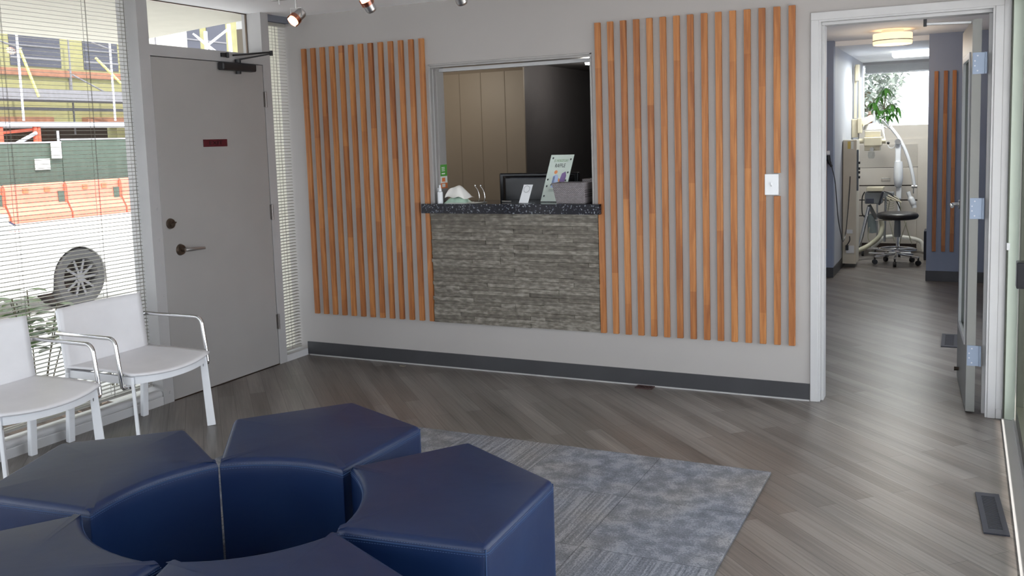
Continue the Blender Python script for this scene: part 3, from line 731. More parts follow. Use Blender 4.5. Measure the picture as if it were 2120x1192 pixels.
flat([(.56, .30), (.82, .26), (.86, .55), (.80, .64), (.66, .60)], PURPLE, 'print_shape')
flat(disc(.42, .45, .13, .13), PBLUE, 'print_shape')
flat([(.30, .30), (.40, .30), (.40, .55), (.30, .55)], PBLUE, 'print_shape')
flat(disc(.38, .63, .07, .04), RAINBOW, 'print_shape')
ar = [(.55+.12*cs(t), .34+.16*sn(t)) for t in [PI*i/10 for i in range(6)]]; ai = [(.55+.07*cs(t), .34+.10*sn(t)) for t in [PI*i/10 for i in range(6)]]
flat(ar+ai[::-1], RAINBOW, 'print_shape'); flat([(.48, .30), (.60, .30), (.60, .42), (.48, .42)], LIMEP, 'print_shape')
for u, v in ((.12, .93), (.9, .90), (.10, .47), (.90, .62), (.88, .45), (.12, .33), (.10, .12), (.3, .36)): flat(disc(u, v, .035, .022, 8), DKTEXT, 'print_mark')
for v in (.255, .225): flat([(.25, v), (.75, v), (.75, v+.004), (.25, v+.004)], DKTEXT, 'print_line')
# wicker basket
bk = thing('wicker_basket', 'grey woven basket at the right end of the counter', 'basket', (2.10, .06, ZC))
def frus(q, x0, x1, y0, y1, z0, z1, fl, th=.006):
    O0 = [(x0+fl, y0+fl*.4), (x1-fl*.25, y0+fl*.4), (x1-fl*.25, y1-fl*.4), (x0+fl, y1-fl*.4)]; O1 = [(x0, y0), (x1, y0), (x1, y1), (x0, y1)]
    def ins(P): 
        cx_ = sum(p[0] for p in P)/4; cy_ = sum(p[1] for p in P)/4
        return [(p[0]+th*(1 if p[0] < cx_ else -1), p[1]+th*(1 if p[1] < cy_ else -1)) for p in P]
    R = [[q.b.verts.new((*p, z0)) for p in O0], [q.b.verts.new((*p, z1)) for p in O1], [q.b.verts.new((*p, z1)) for p in ins(O1)], [q.b.verts.new((*p, z0+th)) for p in ins(O0)]]
    q.loft(R)
q = MB(); frus(q, 1.952, 2.168, -.03, .11, ZC, ZC+.122, .024); q.build('basket_body', WICKER, bk, bevel=.003)
q = MB(); z_ = ZC+.122; q.tube([(1.952, -.03, z_), (2.168, -.03, z_), (2.168, .11, z_), (1.952, .11, z_)], .005, n=8, closed=True); q.build('basket_rim', WICKER, bk, smooth=True)
bk2 = thing('wicker_basket', 'second grey basket behind the front one against the opening', 'basket', (2.165, .17, ZC))
q = MB(); frus(q, 2.085, 2.195, .135, .255, ZC, ZC+.142, .010); q.build('basket_body', WICKER, bk2, bevel=.003)
# sticker on the jamb
st = thing('wall_sticker', 'narrow green white and orange sticker on the opening jamb', 'sticker', (RX0+.0175, .09, 1.17))
xs = RX0+.016
sa = [at(903, 0+y, 0, xs+.001) for y in (341, 367, 383, 392)]
def stk(y0, y1, z1a, z0a, mt_, nm, x=xs): 
    q = MB(); q.box((x, y0, z0a), (x+.001, y1, z1a)); return q.build(nm, mt_, st)
Y0, Y1 = .053, .138
stk(Y0, Y1, 1.338, 1.262, GREENST, 'green_panel'); stk(Y0, Y1, 1.262, 1.218, PAPER, 'white_panel'); stk(Y0, Y1, 1.218, 1.182, ORANGEST, 'orange_panel')
for z1_, z0_, m_ in ((1.322, 1.317, PAPER), (1.312, 1.306, PAPER), (1.30, 1.295, PAPER), (1.283, 1.275, PAPER), (1.252, 1.226, ORANGEST), (1.212, 1.190, PAPER)):
    stk(Y0+.015, Y1-.03, z1_, z0_, m_, 'print_line', x=xs+.001)
# reception light
rl = thing('ceiling_light', 'small bright round light on the dark reception ceiling', 'light', (1.36, 2.2, 2.07))
k = at(1219, 151, 1, 1.9)
rl.location = (k.x+.02, 1.9, 2.07); WM[rl.name] = Matrix.Translation(rl.location)
q = MB(); q.lathe([(0, 0), (.045, .0), (.05, .02), (.045, .03)], rl.location, n=20); q.build('bulb', emis('led_bulb', (.95, .97, 1), 10), rl, smooth=True)
pl = bpy.data.lights.new('ceiling_light_glow', 'POINT'); pl.energy = 9; pl.shadow_soft_size = .05; pl.color = (1, .95, .88)
po = bpy.data.objects.new('ceiling_light_glow', pl); po.location = (rl.location.x, 1.9, 2.0); COL.objects.link(po)
pl = bpy.data.lights.new('reception_fill', 'POINT'); pl.energy = 17; pl.shadow_soft_size = .15; pl.color = (1, .90, .76)  # added fill without a fixture, brightens the panelled wall
po = bpy.data.objects.new('reception_fill', pl); po.location = (.4, .75, 1.95); COL.objects.link(po)

# ============================================================ TRACK LIGHT
tl = thing('track_light', 'brushed steel track light with halogen spots on the ceiling', 'light', (1.5, -1.2, H))
q = MB(); q.bar((.86, -1.2, 2.272), (2.9, -1.2, 2.272), .028, .012); q.build('rail', STEEL, tl, bevel=.002)
for x in (.90, 1.9, 2.85):
    q = MB(); q.cyl((x, -1.2, 2.272), (x, -1.2, H), .006, n=10); q.build('standoff', STEEL, tl, smooth=True)
q = MB(); q.cyl((.905, -1.2, 2.245), (.905, -1.2, 2.272), .004, n=10); q.build('end_peg', STEEL, tl, smooth=True)
sp_specs = [((1.016, -1.2, 2.168), Vector((-.25, -.65, -.6)), True), ((1.477, -1.2, 2.195), Vector((-.10, -.45, .62)), False), ((2.01, -1.2, 2.185), Vector((-.0, -.5, .75)), False)]
SMOKE = glass_mat('amber_glass_ring', (.9, .6, .45), .2)
for i, (c_, d_, dn) in enumerate(sp_specs):
    c_ = Vector(c_); d_ = d_.normalized()
    L_ = .040 if dn else .030
    q = MB(); q.cyl(c_-d_*L_, c_+d_*.022, .028, .030, n=24); q.cyl(c_-d_*(L_+.012), c_-d_*L_, .022, .028, n=24)
    hd = q.build('spot_head', STEEL, tl, smooth=True)
    q = MB(); q.cyl(c_+d_*.021, c_+d_*.030, .028, .026, n=24); q.build('bulb', BULB, hd, smooth=True)
    q = MB()
    for r_, a_ in ((.033, .0),): 
        ra, ref = q.ring(c_+d_*.0, d_, .0335, 24); rb, _ = q.ring(c_+d_*.034, d_, .0345, 24, ref); rc, _ = q.ring(c_+d_*.034, d_, .0325, 24, ref); rd, _ = q.ring(c_+d_*.0, d_, .0315, 24, ref)
        q.loft([ra, rb, rc, rd], closed=True)
    q.build('glass_ring', SMOKE, hd, smooth=True)
    q = MB(); tp_ = Vector((c_.x, c_.y, 2.266)); q.cyl(c_+Vector((0, 0, .045)), tp_, .005, n=10)
    s_ = Vector((.036, 0, 0))
    q.tube([c_-s_, c_-s_+Vector((0, 0, .05)), c_+s_+Vector((0, 0, .05)), c_+s_], .0022, n=8); q.build('yoke', STEEL, hd, smooth=True)
    sl_ = bpy.data.lights.new('spot_beam', 'SPOT'); sl_.energy = 4; sl_.spot_size = 1.2; sl_.spot_blend = .6; sl_.color = (1, .8, .6); sl_.shadow_soft_size = .02
    so_ = bpy.data.objects.new('spot_beam', sl_); so_.location = c_+d_*.05; so_.rotation_euler = d_.to_track_quat('-Z', 'Y').to_euler(); COL.objects.link(so_)

# ============================================================ RUG, VENTS
q = MB(); q.box((1.0, -4.7, 0), (3.475, -1.2, .011)); 
o = q.build('area_rug', RUG, world=False, bevel=.003); o.location = (0, 0, 0)
tag(o, 'blue grey rug of joined carpet tiles under the navy ottomans', 'rug')
for v in o.data.vertices: v.co.x -= 3.475; v.co.y += 1.2
o.location = (3.475, -1.2, .0005)
def vent(label, cx_, cy_, wx, ly, rz, mt_, n, along='y'):
    t = thing('floor_vent', label, 'vent', (cx_, cy_, 0), rz, None)
    q = MB(); q.box((-wx/2, -ly/2, 0.0003), (-wx/2+wx*.22, ly/2, .006)); q.box((wx/2-wx*.22, -ly/2, 0.0003), (wx/2, ly/2, .006))
    q.box((-wx/2+wx*.22, -ly/2, 0.0003), (wx/2-wx*.22, -ly/2+.028*ly/.3, .006)); q.box((-wx/2+wx*.22, ly/2-.028*ly/.3, 0.0003), (wx/2-wx*.22, ly/2, .006)); q.build('vent_frame', mt_, t, world=False)
    q = MB(); L = ly-.056*ly/.3
    for i in range(n): y = -L/2+(i+.5)*L/n; q.box((-wx*.28, y-L/n*.28, .0008), (wx*.28, y+L/n*.28, .0045))
    q.build('louvres', mt_, t, world=False)
    q = MB(); q.box((-wx*.28, -L/2, .0002), (wx*.28, L/2, .0008)); q.build('duct_opening', DARKV, t, world=False)
    return t
vent('dark metal floor vent beside the patio door', 4.328, -1.318, .086, .41, math.radians(3.5), VENTM, 26)
vent('dark metal floor vent in the hall left of the open door', 4.135, 1.80, .10, .42, 0, VENTM, 26)
t = vent('small brown floor vent at the foot of the slatted wall', 2.527, -.048, .065, .105, PI/2, VENTB, 8)
# scrap on the floor near the wall
k = at(834, 758, 2, 0); q = MB(); q.box((k.x-.02, k.y-.010, .0005), (k.x+.018, k.y+.008, .006)); o = q.build('floor_scrap', mat('tan_scrap', (.2, .17, .13), .8)); tag(o, 'tiny tan scrap on the floor below the left battens', 'scrap')

# ============================================================ OTTOMANS
HO = .44
def shape(th, x, y):
    ai_, wi, ao, wo, aa = .323, .226, .735, .384, .977; th = math.radians(th)
    L = dict(iL=(ai_, wi), iR=(ai_, -wi), oL=(ao, wo), oR=(ao, -wo), a=(aa, 0))
    return {k: Vector((x+cs(th)*a-sn(th)*b, y+sn(th)*a+cs(th)*b)) for k, (a, b) in L.items()}
def wp(px, py): p = at(px, py, 2, HO); return Vector((p.x, p.y))
OT = [
 ('navy leather pentagon ottoman at the back of the ring, nearest the slatted wall', (104.5, 2.242, -3.157), dict(iL=(453, 954), oL=(483, 866), a=(732, 830), oR=(873, 881), iR=(709, 970))),
 ('navy leather pentagon ottoman at the right of the ring, beside the open rug', (31.5, 2.267, -3.185), dict(iL=(724, 964), oL=(972, 912), a=(1149, 993), oR=(1007, 1131), iR=(693, 1093))),
 ('navy leather pentagon ottoman at the left of the ring, in front of the chairs', (168.4, 2.235, -3.207), dict(iR=(452, 954), oR=(385, 886), a=(122, 916), iL=(186, 1056))),
 ('navy leather pentagon ottoman at the lower left corner of the view', (254.1, 2.218, -3.158), dict(iR=(170, 1059), iL=(335, 1161))),
 ('navy leather pentagon ottoman at the bottom centre of the view', (314.0, 2.297, -3.141), dict(iR=(347, 1156), iL=(698, 1096))),
]
for lab, pose, ob in OT:
    P = shape(*pose)
    for k_, v_ in ob.items(): P[k_] = wp(*v_)
    cen = sum(P.values(), Vector((0, 0)))/5
    # outline ccw : iR -> oR -> a -> oL -> iL -> arc back
    def outline(ins):
        pts = []
        mid = (P['iR']+P['iL'])/2; ax = (P['a']-mid).normalized(); n = 12
        arc = []
        for i in range(n+1):
            t = i/n; p = P['iL'].lerp(P['iR'], t) + ax*.056*4*t*(1-t); arc.append(p)
        raw = [P['oR'], P['a'], P['oL']] + arc
        # rounded outer corners
        out = []; N = len(raw)
        for i, p in enumerate(raw):
            a_, b_ = raw[i-1], raw[(i+1) % N]
            if i in (0, 1, 2) or i in (3, N-1):
                r = .022 if i < 3 else .005
                u = (a_-p).normalized()*r; v = (b_-p).normalized()*r
                for t in (0, .25, .5, .75, 1): out.append((1-t)**2*(p+u)+2*t*(1-t)*p+t*t*(p+v))
            else: out.append(p)
        # inset
        res = []
        for i, p in enumerate(out):
            a_, b_ = out[i-1], out[(i+1) % len(out)]; d = (b_-a_).normalized(); nrm = Vector((d.y, -d.x))
            if (p-cen).dot(nrm) < 0 and False: nrm = -nrm
            res.append(p + nrm*ins)
        return res
    o0 = outline(0)
    area = sum(o0[i-1].x*o0[i].y-o0[i].x*o0[i-1].y for i in range(len(o0)))
    sg_ = -1 if area > 0 else 1     # nrm points outwards for ccw
    t = thing('ottoman', lab, 'ottoman', (cen.x, cen.y, .011), group='navy ottomans in a ring')
    q = MB(); R = []
    for ins, z in ((.004, .013), (.002, .03), (.001, HO-.06), (.001, HO-.024), (.004, HO-.012), (.009, HO-.005), (.016, HO-.001), (.022, HO), (.15, HO+.003)):
        if ins <= .022: R.append([q.b.verts.new((p.x, p.y, z)) for p in outline(sg_*ins)])
        else:
            k_ = 1-ins/.30; R.append([q.b.verts.new((cen.x+(p.x-cen.x)*k_, cen.y+(p.y-cen.y)*k_, z)) for p in outline(sg_*.022)])
    n_ = len(R[0])
    for a_, c_ in zip(R, R[1:]):
        for i in range(n_): q.b.faces.new((a_[i], a_[(i+1) % n_], c_[(i+1) % n_], c_[i]))
    ctr = q.b.verts.new((cen.x, cen.y, HO+.004))
    for i in range(n_): q.b.faces.new((R[-1][i], R[-1][(i+1) % n_], ctr))
    q.b.faces.new(R[0][::-1])
    cv = q.build('cover', NAVY, t, smooth=True)
    q = MB(); q.tube([(p.x, p.y, HO-.024) for p in outline(sg_*.0015)], .0022, n=6, closed=True); q.build('top_seam', NAVYS, t, smooth=True)
    for ins, z in ((.0014, HO-.0175), (.0004, HO-.031)):
        q = MB(); ol = outline(sg_*ins); pts = []
        for i in range(len(ol)):
            a_, b_ = ol[i], ol[(i+1) % len(ol)]; L = (b_-a_).length; m_ = max(1, int(L/.008))
            for j in range(m_): pts.append((a_.lerp(b_, (j+.15)/m_), a_.lerp(b_, (j+.75)/m_)))
        for a_, b_ in pts: q.bar((a_.x, a_.y, z+.0006), (b_.x, b_.y, z+.0006), .0014, .0010)
        q.build('stitching', THREAD, t)
    for key in ('oR', 'a', 'oL'):
        q = MB(); p = P[key]; d = (cen-p).normalized(); p2 = p+d*.0075; q.tube([(p2.x, p2.y, .02), (p2.x, p2.y, HO-.012)], .002, n=6)
        q.build('corner_seam', NAVYS, t, smooth=True)

# ============================================================ CHAIRS
def make_chair(label):
    t = thing('armchair', label, 'chair', (0, 0, 0), group='white chairs under the window')
    W = .262
    # seat: x back .07 -> front .575 bowed; saddle
    def seat(u, v):
        y = -W+2*W*v; s_ = 1-(2*v-1)**2
        front = .565+.05*s_; x = .085+(front-.085)*u
        z = .402 - .020*s_*(.35+.65*u) + .006*sn(PI*u)
        if u > .93: z -= .004*(u-.93)/.07
        return Vector((x, y, z))
    q = MB(); q.grid(seat, 18, 18); q.build('seat', CHAIRW, t, smooth=True, solid=.010, world=False)
    def back(u, v):
        y = -W+2*W*v; s_ = 1-(2*v-1)**2; z = .375+.328*u
        x = .105-.035*u - .030*s_*(.4+.6*u)
        return Vector((x, y, z))
    q = MB(); q.grid(back, 12, 18); q.build('backrest', CHAIRW, t, smooth=True, solid=.014, world=False)
    # front rail, arched and bowed
    q = MB(); R = []
    for i in range(17):
        v = i/16; y = -W+.03+(2*W-.06)*v; s_ = 1-(2*v-1)**2; x = .548+.048*s_; zt = .392-.018*s_; zb = zt-.045+.012*s_
        R.append([q.b.verts.new(p) for p in ((x-.012, y, zb), (x+.008, y, zb), (x+.008, y, zt), (x-.012, y, zt))])
    q.loft(R); q.build('front_rail', CHAIRF, t, smooth=False, world=False)
    for s_ in (-1, 1):
        q = MB(); q.box((.09, s_*(W-.022)-.010, .345), (.55, s_*(W-.022)+.010, .385)); q.build('side_rail', CHAIRF, t, bevel=.003, world=False)
    q = MB(); q.box((.075, -W+.03, .345), (.10, W-.03, .385)); q.build('back_rail', CHAIRF, t, bevel=.003, world=False)
    for s_ in (-1, 1):
        q = MB(); q.bar((.540, s_*(W-.026), .385), (.565, s_*(W-.020), .0), .015, .036, up=(1, s_, 0), w2=.018, h2=.044); q.build('leg', CHAIRF, t, bevel=.004, world=False)
        q = MB(); q.bar((.095, s_*(W-.022), .70 if False else .385), (.062, s_*(W-.020), .0), .034, .030, up=(1, 0, 0), w2=.038, h2=.028); q.build('leg', CHAIRF, t, bevel=.005, world=False)
        q = MB(); q.bar((.098, s_*(W-.012), .36), (.056, s_*(W-.012), .695), .018, .024, up=(1, 0, 0)); q.build('back_post', CHAIRF, t, bevel=.004, world=False)
    for s_ in (-1, 1):
        y = s_*.286
        pts = [(.060, s_*(W-.004), .583), (.085, y, .583), (.30, y, .583), (.455, y, .583)] + [tuple(p) for p in arc_pts((.455, y, .583), (.492, y, .583), (.500, y, .545), 6)[1:]] + [(.516, y, .42), (.525, y, .342), (.527, y*.98, .336), (.528, s_*(W-.012), .334)]
        q = MB(); q.tube(pts, .0105, n=14); q.build('armrest', CHROME, t, smooth=True, world=False)
        q = MB(); q.box((.505, s_*(W-.035), .326), (.548, s_*(W-.010), .346)); q.build('arm_bracket', CHROME, t, bevel=.002, world=False)
    return t
ch1 = make_chair('white armchair with chrome arms beside the street door'); ch1.location = (0.0, -1.785, 0)
ch2 = copy_tree(ch1); ch2.location = (0.0, -2.487, 0); ch2['label'] = 'white armchair with chrome arms cut off by the left picture edge'

# ============================================================ HALL DOOR
HX, HY = 4.300, .030
hd_ = thing('door_2', 'open grey hall door with a long glass light, hinged on the right jamb', 'door', (HX, HY, 0)); hd_['kind'] = 'structure'
ang = math.radians(93.5)
dv = Vector((cs(ang), sn(ang), 0)); dn_ = Vector((-1, 0, 0)); dn_ = Vector((-dv.y, dv.x, 0))   # towards -x side
E0 = Vector((4.277, .035, 0))
def D(u, t_, z): return E0 + dv*u + dn_*t_ + Vector((0, 0, z))
def dbox(q, u0, u1, t0, t1, z0, z1): q.hexa([D(u0, t0, z0), D(u1, t0, z0), D(u1, t1, z0), D(u0, t1, z0), D(u0, t0, z1), D(u1, t0, z1), D(u1, t1, z1), D(u0, t1, z1)])
DL = .765; GW0, GW1, GZ0, GZ1 = .13, .60, .36, 1.84
GDR = mat('hall_door_paint', (.19, .19, .18), .4)
q = MB(); dbox(q, 0, GW0, 0, .042, .012, 2.012); dbox(q, GW1, DL, 0, .042, .012, 2.012); dbox(q, GW0, GW1, 0, .042, .012, GZ0); dbox(q, GW0, GW1, 0, .042, GZ1, 2.012); q.build('door_leaf', GDR, hd_)
q = MB()
for t0, t1 in ((-.006, .008), (.034, .048)):
    dbox(q, GW0-.02, GW0+.012, t0, t1, GZ0-.02, GZ1+.02); dbox(q, GW1-.012, GW1+.02, t0, t1, GZ0-.02, GZ1+.02); dbox(q, GW0, GW1, t0, t1, GZ0-.02, GZ0+.012); dbox(q, GW0, GW1, t0, t1, GZ1-.012, GZ1+.02)
q.build('glazing_bead', LTRIM, hd_)
q = MB(); dbox(q, GW0, GW1, .018, .023, GZ0, GZ1)
gp = q.build('pane', glass_mat('door_glass', (.80, .86, .84), .25), hd_)
for zz in (1.795, 1.068, .308):
    q = MB(); q.box((4.238, .0305, zz-.053), (4.292, .0345, zz+.053)); q.cyl((4.298, .030, zz-.053), (4.298, .030, zz+.053), .006, n=10); hg = q.build('hinge', BLUEPL, hd_)
    for dx, dz in ((.026, .037), (.014, .012), (.014, -.012), (.026, -.037)):
        q = MB(); q.cyl((4.234+dx, .0307, zz+dz), (4.234+dx, .0290, zz+dz), .0038, n=10); q.build('screw', WHM, hg)
q = MB()
q.cyl(D(.705, .042, 1.035), D(.705, .052, 1.035), .026, n=20); q.cyl(D(.705, .05, 1.035), D(.705, .085, 1.035), .010, n=12); q.tube([D(.705, .085, 1.035), D(.68, .092, 1.035), D(.60, .090, 1.03)], .009, n=10)
q.build('lever_handle', CHROME, hd_, smooth=True)
q = MB(); q.cyl(D(.705, .0, 1.035), D(.705, -.010, 1.035), .026, n=20); q.cyl(D(.705, 0, 1.035), D(.705, -.05, 1.035), .010, n=12); q.tube([D(.705, -.05, 1.035), D(.60, -.055, 1.03)], .009, n=10); q.build('lever_handle', CHROME, hd_, smooth=True)
q = MB(); q.cyl(D(.60, .042, .09), D(.60, .066, .09), .010, .012, n=14); q.build('door_bumper', BRONZE, hd_, smooth=True)
# closer arm on the header
hc = thing('door_closer_rod', 'slim steel stay rod under the hall doorway header', 'door closer', (4.0, .14, 2.0))
a = at(1917, 50, 1, .15); c = at(2012, 46, 1, .15)
q = MB(); q.bar(a, c, .012, .014); q.build('rod', STEEL, hc, bevel=.002)
q = MB(); q.box((a.x-.012, .14, a.z-.012), (a.x+.004, .162, a.z+.03)); q.build('pivot', BLACK, hc)

# ============================================================ HALL CEILING LAMP
k = at(1848, 62, 2, 2.352)
cl = thing('ceiling_lamp', 'round drum ceiling lamp glowing warm in the hall', 'lamp', (k.x, k.y, 2.352-.13))
q = MB(); q.lathe([(.16, -.128), (.165, -.12), (.165, -.035), (.16, -.03)], (k.x, k.y, 2.352), n=36); q.build('drum_shade', SHADE, cl, smooth=True)
q = MB(); q.lathe([(.166, -.098), (.168, -.098), (.168, -.090), (.166, -.090)], (k.x, k.y, 2.352), n=36); q.build('band', STEEL, cl, smooth=True)
q = MB(); q.lathe([(.09, -.03), (.09, 0)], (k.x, k.y, 2.352), n=30); q.build('canopy', WHITEP, cl, smooth=True)
pl = bpy.data.lights.new('hall_lamp_glow', 'POINT'); pl.energy = 9; pl.shadow_soft_size = .15; pl.color = (1, .82, .62)
po = bpy.data.objects.new('hall_lamp_glow', pl); po.location = (k.x, k.y, 2.15); COL.objects.link(po)
# fluorescent panel
a = at(1847, 106, 1, 5.7); c = at(1921, 121, 1, 5.7)
ft = thing('fluorescent_fixture', 'white fluorescent ceiling fixture in the clinic room', 'light', ((a.x+c.x)/2, 5.85, c.z))
q = MB(); q.box((a.x, 5.7, a.z-.055), (3.885, 6.0, a.z-.0)); q.build('diffuser', TUBE, ft)
q = MB(); q.box((a.x-.0, 5.69, a.z), (3.886, 6.01, 2.305)); q.build('housing', WHITEP, ft)
al = bpy.data.lights.new('fluorescent_glow', 'AREA'); al.shape = 'RECTANGLE'; al.size = .5; al.size_y = .3; al.energy = 26; al.color = (.97, 1, .95)
ao_ = bpy.data.objects.new('fluorescent_glow', al); ao_.location = (3.6, 5.85, a.z-.06); COL.objects.link(ao_)

# ============================================================ CLINIC ROOM
# back cabinet wall
YF = 6.85
def A(px, py, y=YF): return at(px, py, 1, y)
cb_ = thing('storage_cabinet', 'tall white drawer cabinet with a slatted roll front', 'cabinet', (3.45, YF, 0))
tl_, br_ = A(1772, 262), A(1921, 520)
q = MB(); q.box((3.04, YF+.02, 0), (3.885, YC-.01, tl_.z)); q.build('carcass', CABW, cb_)
f0, f1 = A(1775, 0).x, A(1911, 0).x
q = MB(); zt_ = A(1840, 288).z
q.box((f0, YF+.004, 0.0), (3.885, YF+.02, zt_-.0)); q.build('face_frame', CABW, cb_)
zs = [A(1840, y).z for y in (298, 346, 384, 414, 447, 519)]
zs[-1] = max(zs[-1], .03)
fx0, fx1 = A(1778, 0).x, A(1904, 0).x
q = MB(); n = 22
for i in range(n):
    z0_ = zs[1]+(zs[0]-zs[1])*i/n; q.box((fx0, YF-.004, z0_), (fx1, YF+.004, z0_+(zs[0]-zs[1])/n*.78))
q.build('roll_front', CABW, cb_)
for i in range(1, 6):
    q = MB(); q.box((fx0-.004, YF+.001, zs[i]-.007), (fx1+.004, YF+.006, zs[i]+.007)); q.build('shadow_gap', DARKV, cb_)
for i in range(1, 5):
    q = MB(); q.box((fx0, YF-.012, zs[i+1]+.006), (fx1, YF+.004, zs[i]-.006)); dw = q.build('drawer', CABW, cb_, bevel=.003)
    if i == 1:
        h0, h1 = A(1826, 369), A(1843, 369); q = MB(); q.tube([(h0.x, YF-.012, h0.z), (h0.x, YF-.035, h0.z), (h1.x, YF-.035, h0.z), (h1.x, YF-.012, h0.z)], .004, n=8); q.build('handle', STEEL, dw)
q = MB(); q.box((fx0, YF-.002, zs[5]), (fx0+.0, YF, zs[5]+.001)); q.b.free()
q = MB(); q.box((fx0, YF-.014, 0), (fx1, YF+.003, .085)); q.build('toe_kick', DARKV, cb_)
# window blind (raised)
wb0, wb1 = at(1785, 135, 1, YC-.03), at(1785, 152, 1, YC-.03)
bl = thing('window_shade', 'raised white blind at the top of the clinic window', 'blind', (3.46, YC-.03, wb1.z))
q = MB()
for i in range(12):
    z0_ = wb1.z+(2.27-wb1.z)*i/12; q.box((3.06, YC-.045, z0_), (3.885, YC-.02, z0_+(2.27-wb1.z)/12*.86))
q.build('slats', mat('grey_white_shade', (.62, .62, .62), .6), bl)
q = MB(); q.box((3.06, YC-.047, wb1.z-.014), (3.885, YC-.018, wb1.z-.002)); q.build('bottom_rail', WHITEP, bl)
# plant on cabinet top
pc = at(1832, 262, 1, 7.16)
pp = thing('potted_plant', 'leafy green potted plant standing on the clinic cabinet', 'plant', (pc.x, 7.16, tl_.z))
q = MB(); q.lathe([(0, 0), (.045, 0), (.055, .05), (.052, .055)], (pc.x, 7.16, tl_.z), n=18); q.build('pot', mat('clear_glass_pot', (.5, .55, .5), .2), pp, smooth=True)
q = MB(); top = at(1834, 182, 1, 7.16)
stp = spline([(pc.x, 7.16, tl_.z+.02), (pc.x-.01, 7.16, tl_.z+.2), (top.x, 7.15, top.z-.05)], 6); q.tube(stp, .006, n=6)
rg_ = random.Random(5); ends = []
for (ex, ey) in ((1808, 212), (1815, 225), (1858, 222), (1850, 235), (1822, 200), (1845, 215), (1812, 238), (1836, 240), (1826, 228), (1840, 225)):
    e = at(ex, ey, 1, 7.16+rg_.uniform(-.06, .06)); m_ = stp[len(stp)//2]; q.tube(spline([m_, (m_+e)/2+Vector((0, 0, .05)), e], 4), .003, n=5); ends.append(e)
q.build('stem', STEMM, pp, smooth=True)
def leafshape(q, base, d, L, W_, droop):
    d = d.normalized(); side = d.cross(Vector((0, 0, 1))); side = side.normalized() if side.length > .01 else Vector((1, 0, 0))
    N = 5; V = []
    for i in range(N+1):
        t_ = i/N; c_ = base+d*L*t_-Vector((0, 0, droop*L*t_*t_)); w_ = W_*sn(PI*min(1, t_*.92+.06))
        V.append((q.b.verts.new(c_-side*w_/2), q.b.verts.new(c_+Vector((0, 0, -.1*w_))), q.b.verts.new(c_+side*w_/2)))
    for a_, b_ in zip(V, V[1:]):
        q.b.faces.new((a_[0], a_[1], b_[1], b_[0])); q.b.faces.new((a_[1], a_[2], b_[2], b_[1]))
q = MB()
for e in ends+[top]:
    for j in range(6):
        a_ = 2*PI*j/6+rg_.random(); leafshape(q, e, Vector((cs(a_), sn(a_), rg_.uniform(-.4, .3))), rg_.uniform(.09, .13), .038, .9)
for v in q.b.verts: v.co.z = max(v.co.z, tl_.z+.008)
q.build('foliage', LEAF, pp, smooth=True)
# bottles on cabinet
def cylthing(name, label, cat, px0, px1, py0, py1, y, mt_, cap=None, capm=None):
    a_, b_ = at(px0, py1, 1, y), at(px1, py0, 1, y); r = (b_.x-a_.x)/2; x = (a_.x+b_.x)/2; z0_ = tl_.z
    t = thing(name, label, cat, (x, y, z0_)); h = b_.z-z0_
    q = MB(); q.lathe([(0, 0), (r, 0), (r, h*.72), (r*.5, h*.8)], (x, y, z0_), n=16); q.build('bottle_body', mt_, t, smooth=True)
    q = MB(); q.lathe([(r*.6, h*.8), (r*.6, h), (0, h)], (x, y, z0_), n=16); q.build('cap', capm or mt_, t, smooth=True)
cylthing('bottle', 'brown capped bottle beside the potted plant', 'bottle', 1795, 1806, 230, 262, 6.93, mat('amber_bottle', (.18, .06, .03), .3), capm=mat('pale_cap', (.7, .5, .4), .5))
cylthing('bottle', 'white bottle close against the potted plant', 'bottle', 1806, 1813, 229, 262, 6.91, WHITEP)

# x-ray column at the left wall
YX = 5.25
def X_(px, py, y=YX): return at(px, py, 1, y)
xc = thing('xray_column', 'tall beige wall cabinet column on the left clinic wall', 'equipment', (3.09, YX, 0))
a, c = X_(1749, 290), X_(1772, 515)
q = MB(); q.box((3.037, YX, .04), (c.x, YX+.30, a.z)); q.build('column_body', mat('beige_enamel', (.58, .53, .44), .45), xc, bevel=.004)
q = MB(); l0, l1 = X_(1755, 293), X_(1761, 308); q.box((l0.x, YX-.003, l1.z), (l1.x, YX, l0.z)); q.build('label_plate', mat('yellow_label', (.6, .45, .12), .5), xc)
q = MB(); l0, l1 = X_(1762, 293), X_(1767, 308); q.box((l0.x, YX-.003, l1.z), (l1.x, YX, l0.z)); q.build('label_plate', PAPER, xc)
q = MB(); l0, l1 = X_(1774, 310), X_(1774, 395); q.box((c.x, YX+.02, l1.z), (c.x+.018, YX+.05, l0.z)); q.build('control_strip', mat('grey_strip', (.12, .14, .16), .4), xc)
for py in (337, 349, 357, 367):
    kk = X_(1777, py); q = MB(); q.cyl((c.x+.018, YX+.03, kk.z), (c.x+.034, YX+.03, kk.z), .014, n=12); q.build('knob', BLACK, xc, smooth=True)
q = MB(); l0, l1 = X_(1753, 475), X_(1765, 483); q.box((l0.x, YX-.008, l1.z), (l1.x, YX, l0.z)); q.build('outlet', WHITEP, xc)
q = MB(); l0, l1 = X_(1752, 508), X_(1768, 524); q.box((l0.x, YX-.010, l1.z), (l1.x, YX, l0.z)); q.build('outlet', WHITEP, xc)
pw_ = MB(); pts = [X_(1759, 489, YX-.02), X_(1759, 498, YX-.05), X_(1753, 508, YX-.05)]; pw_.tube(spline(pts, 5), .005, n=8); pw_.box(tuple(X_(1750, 518, YX-.07)), tuple(X_(1757, 507, YX-.02))); o = pw_.build('power_plug', BLACK); tag(o, 'black power plug and short cord at the foot of the beige column', 'plug')
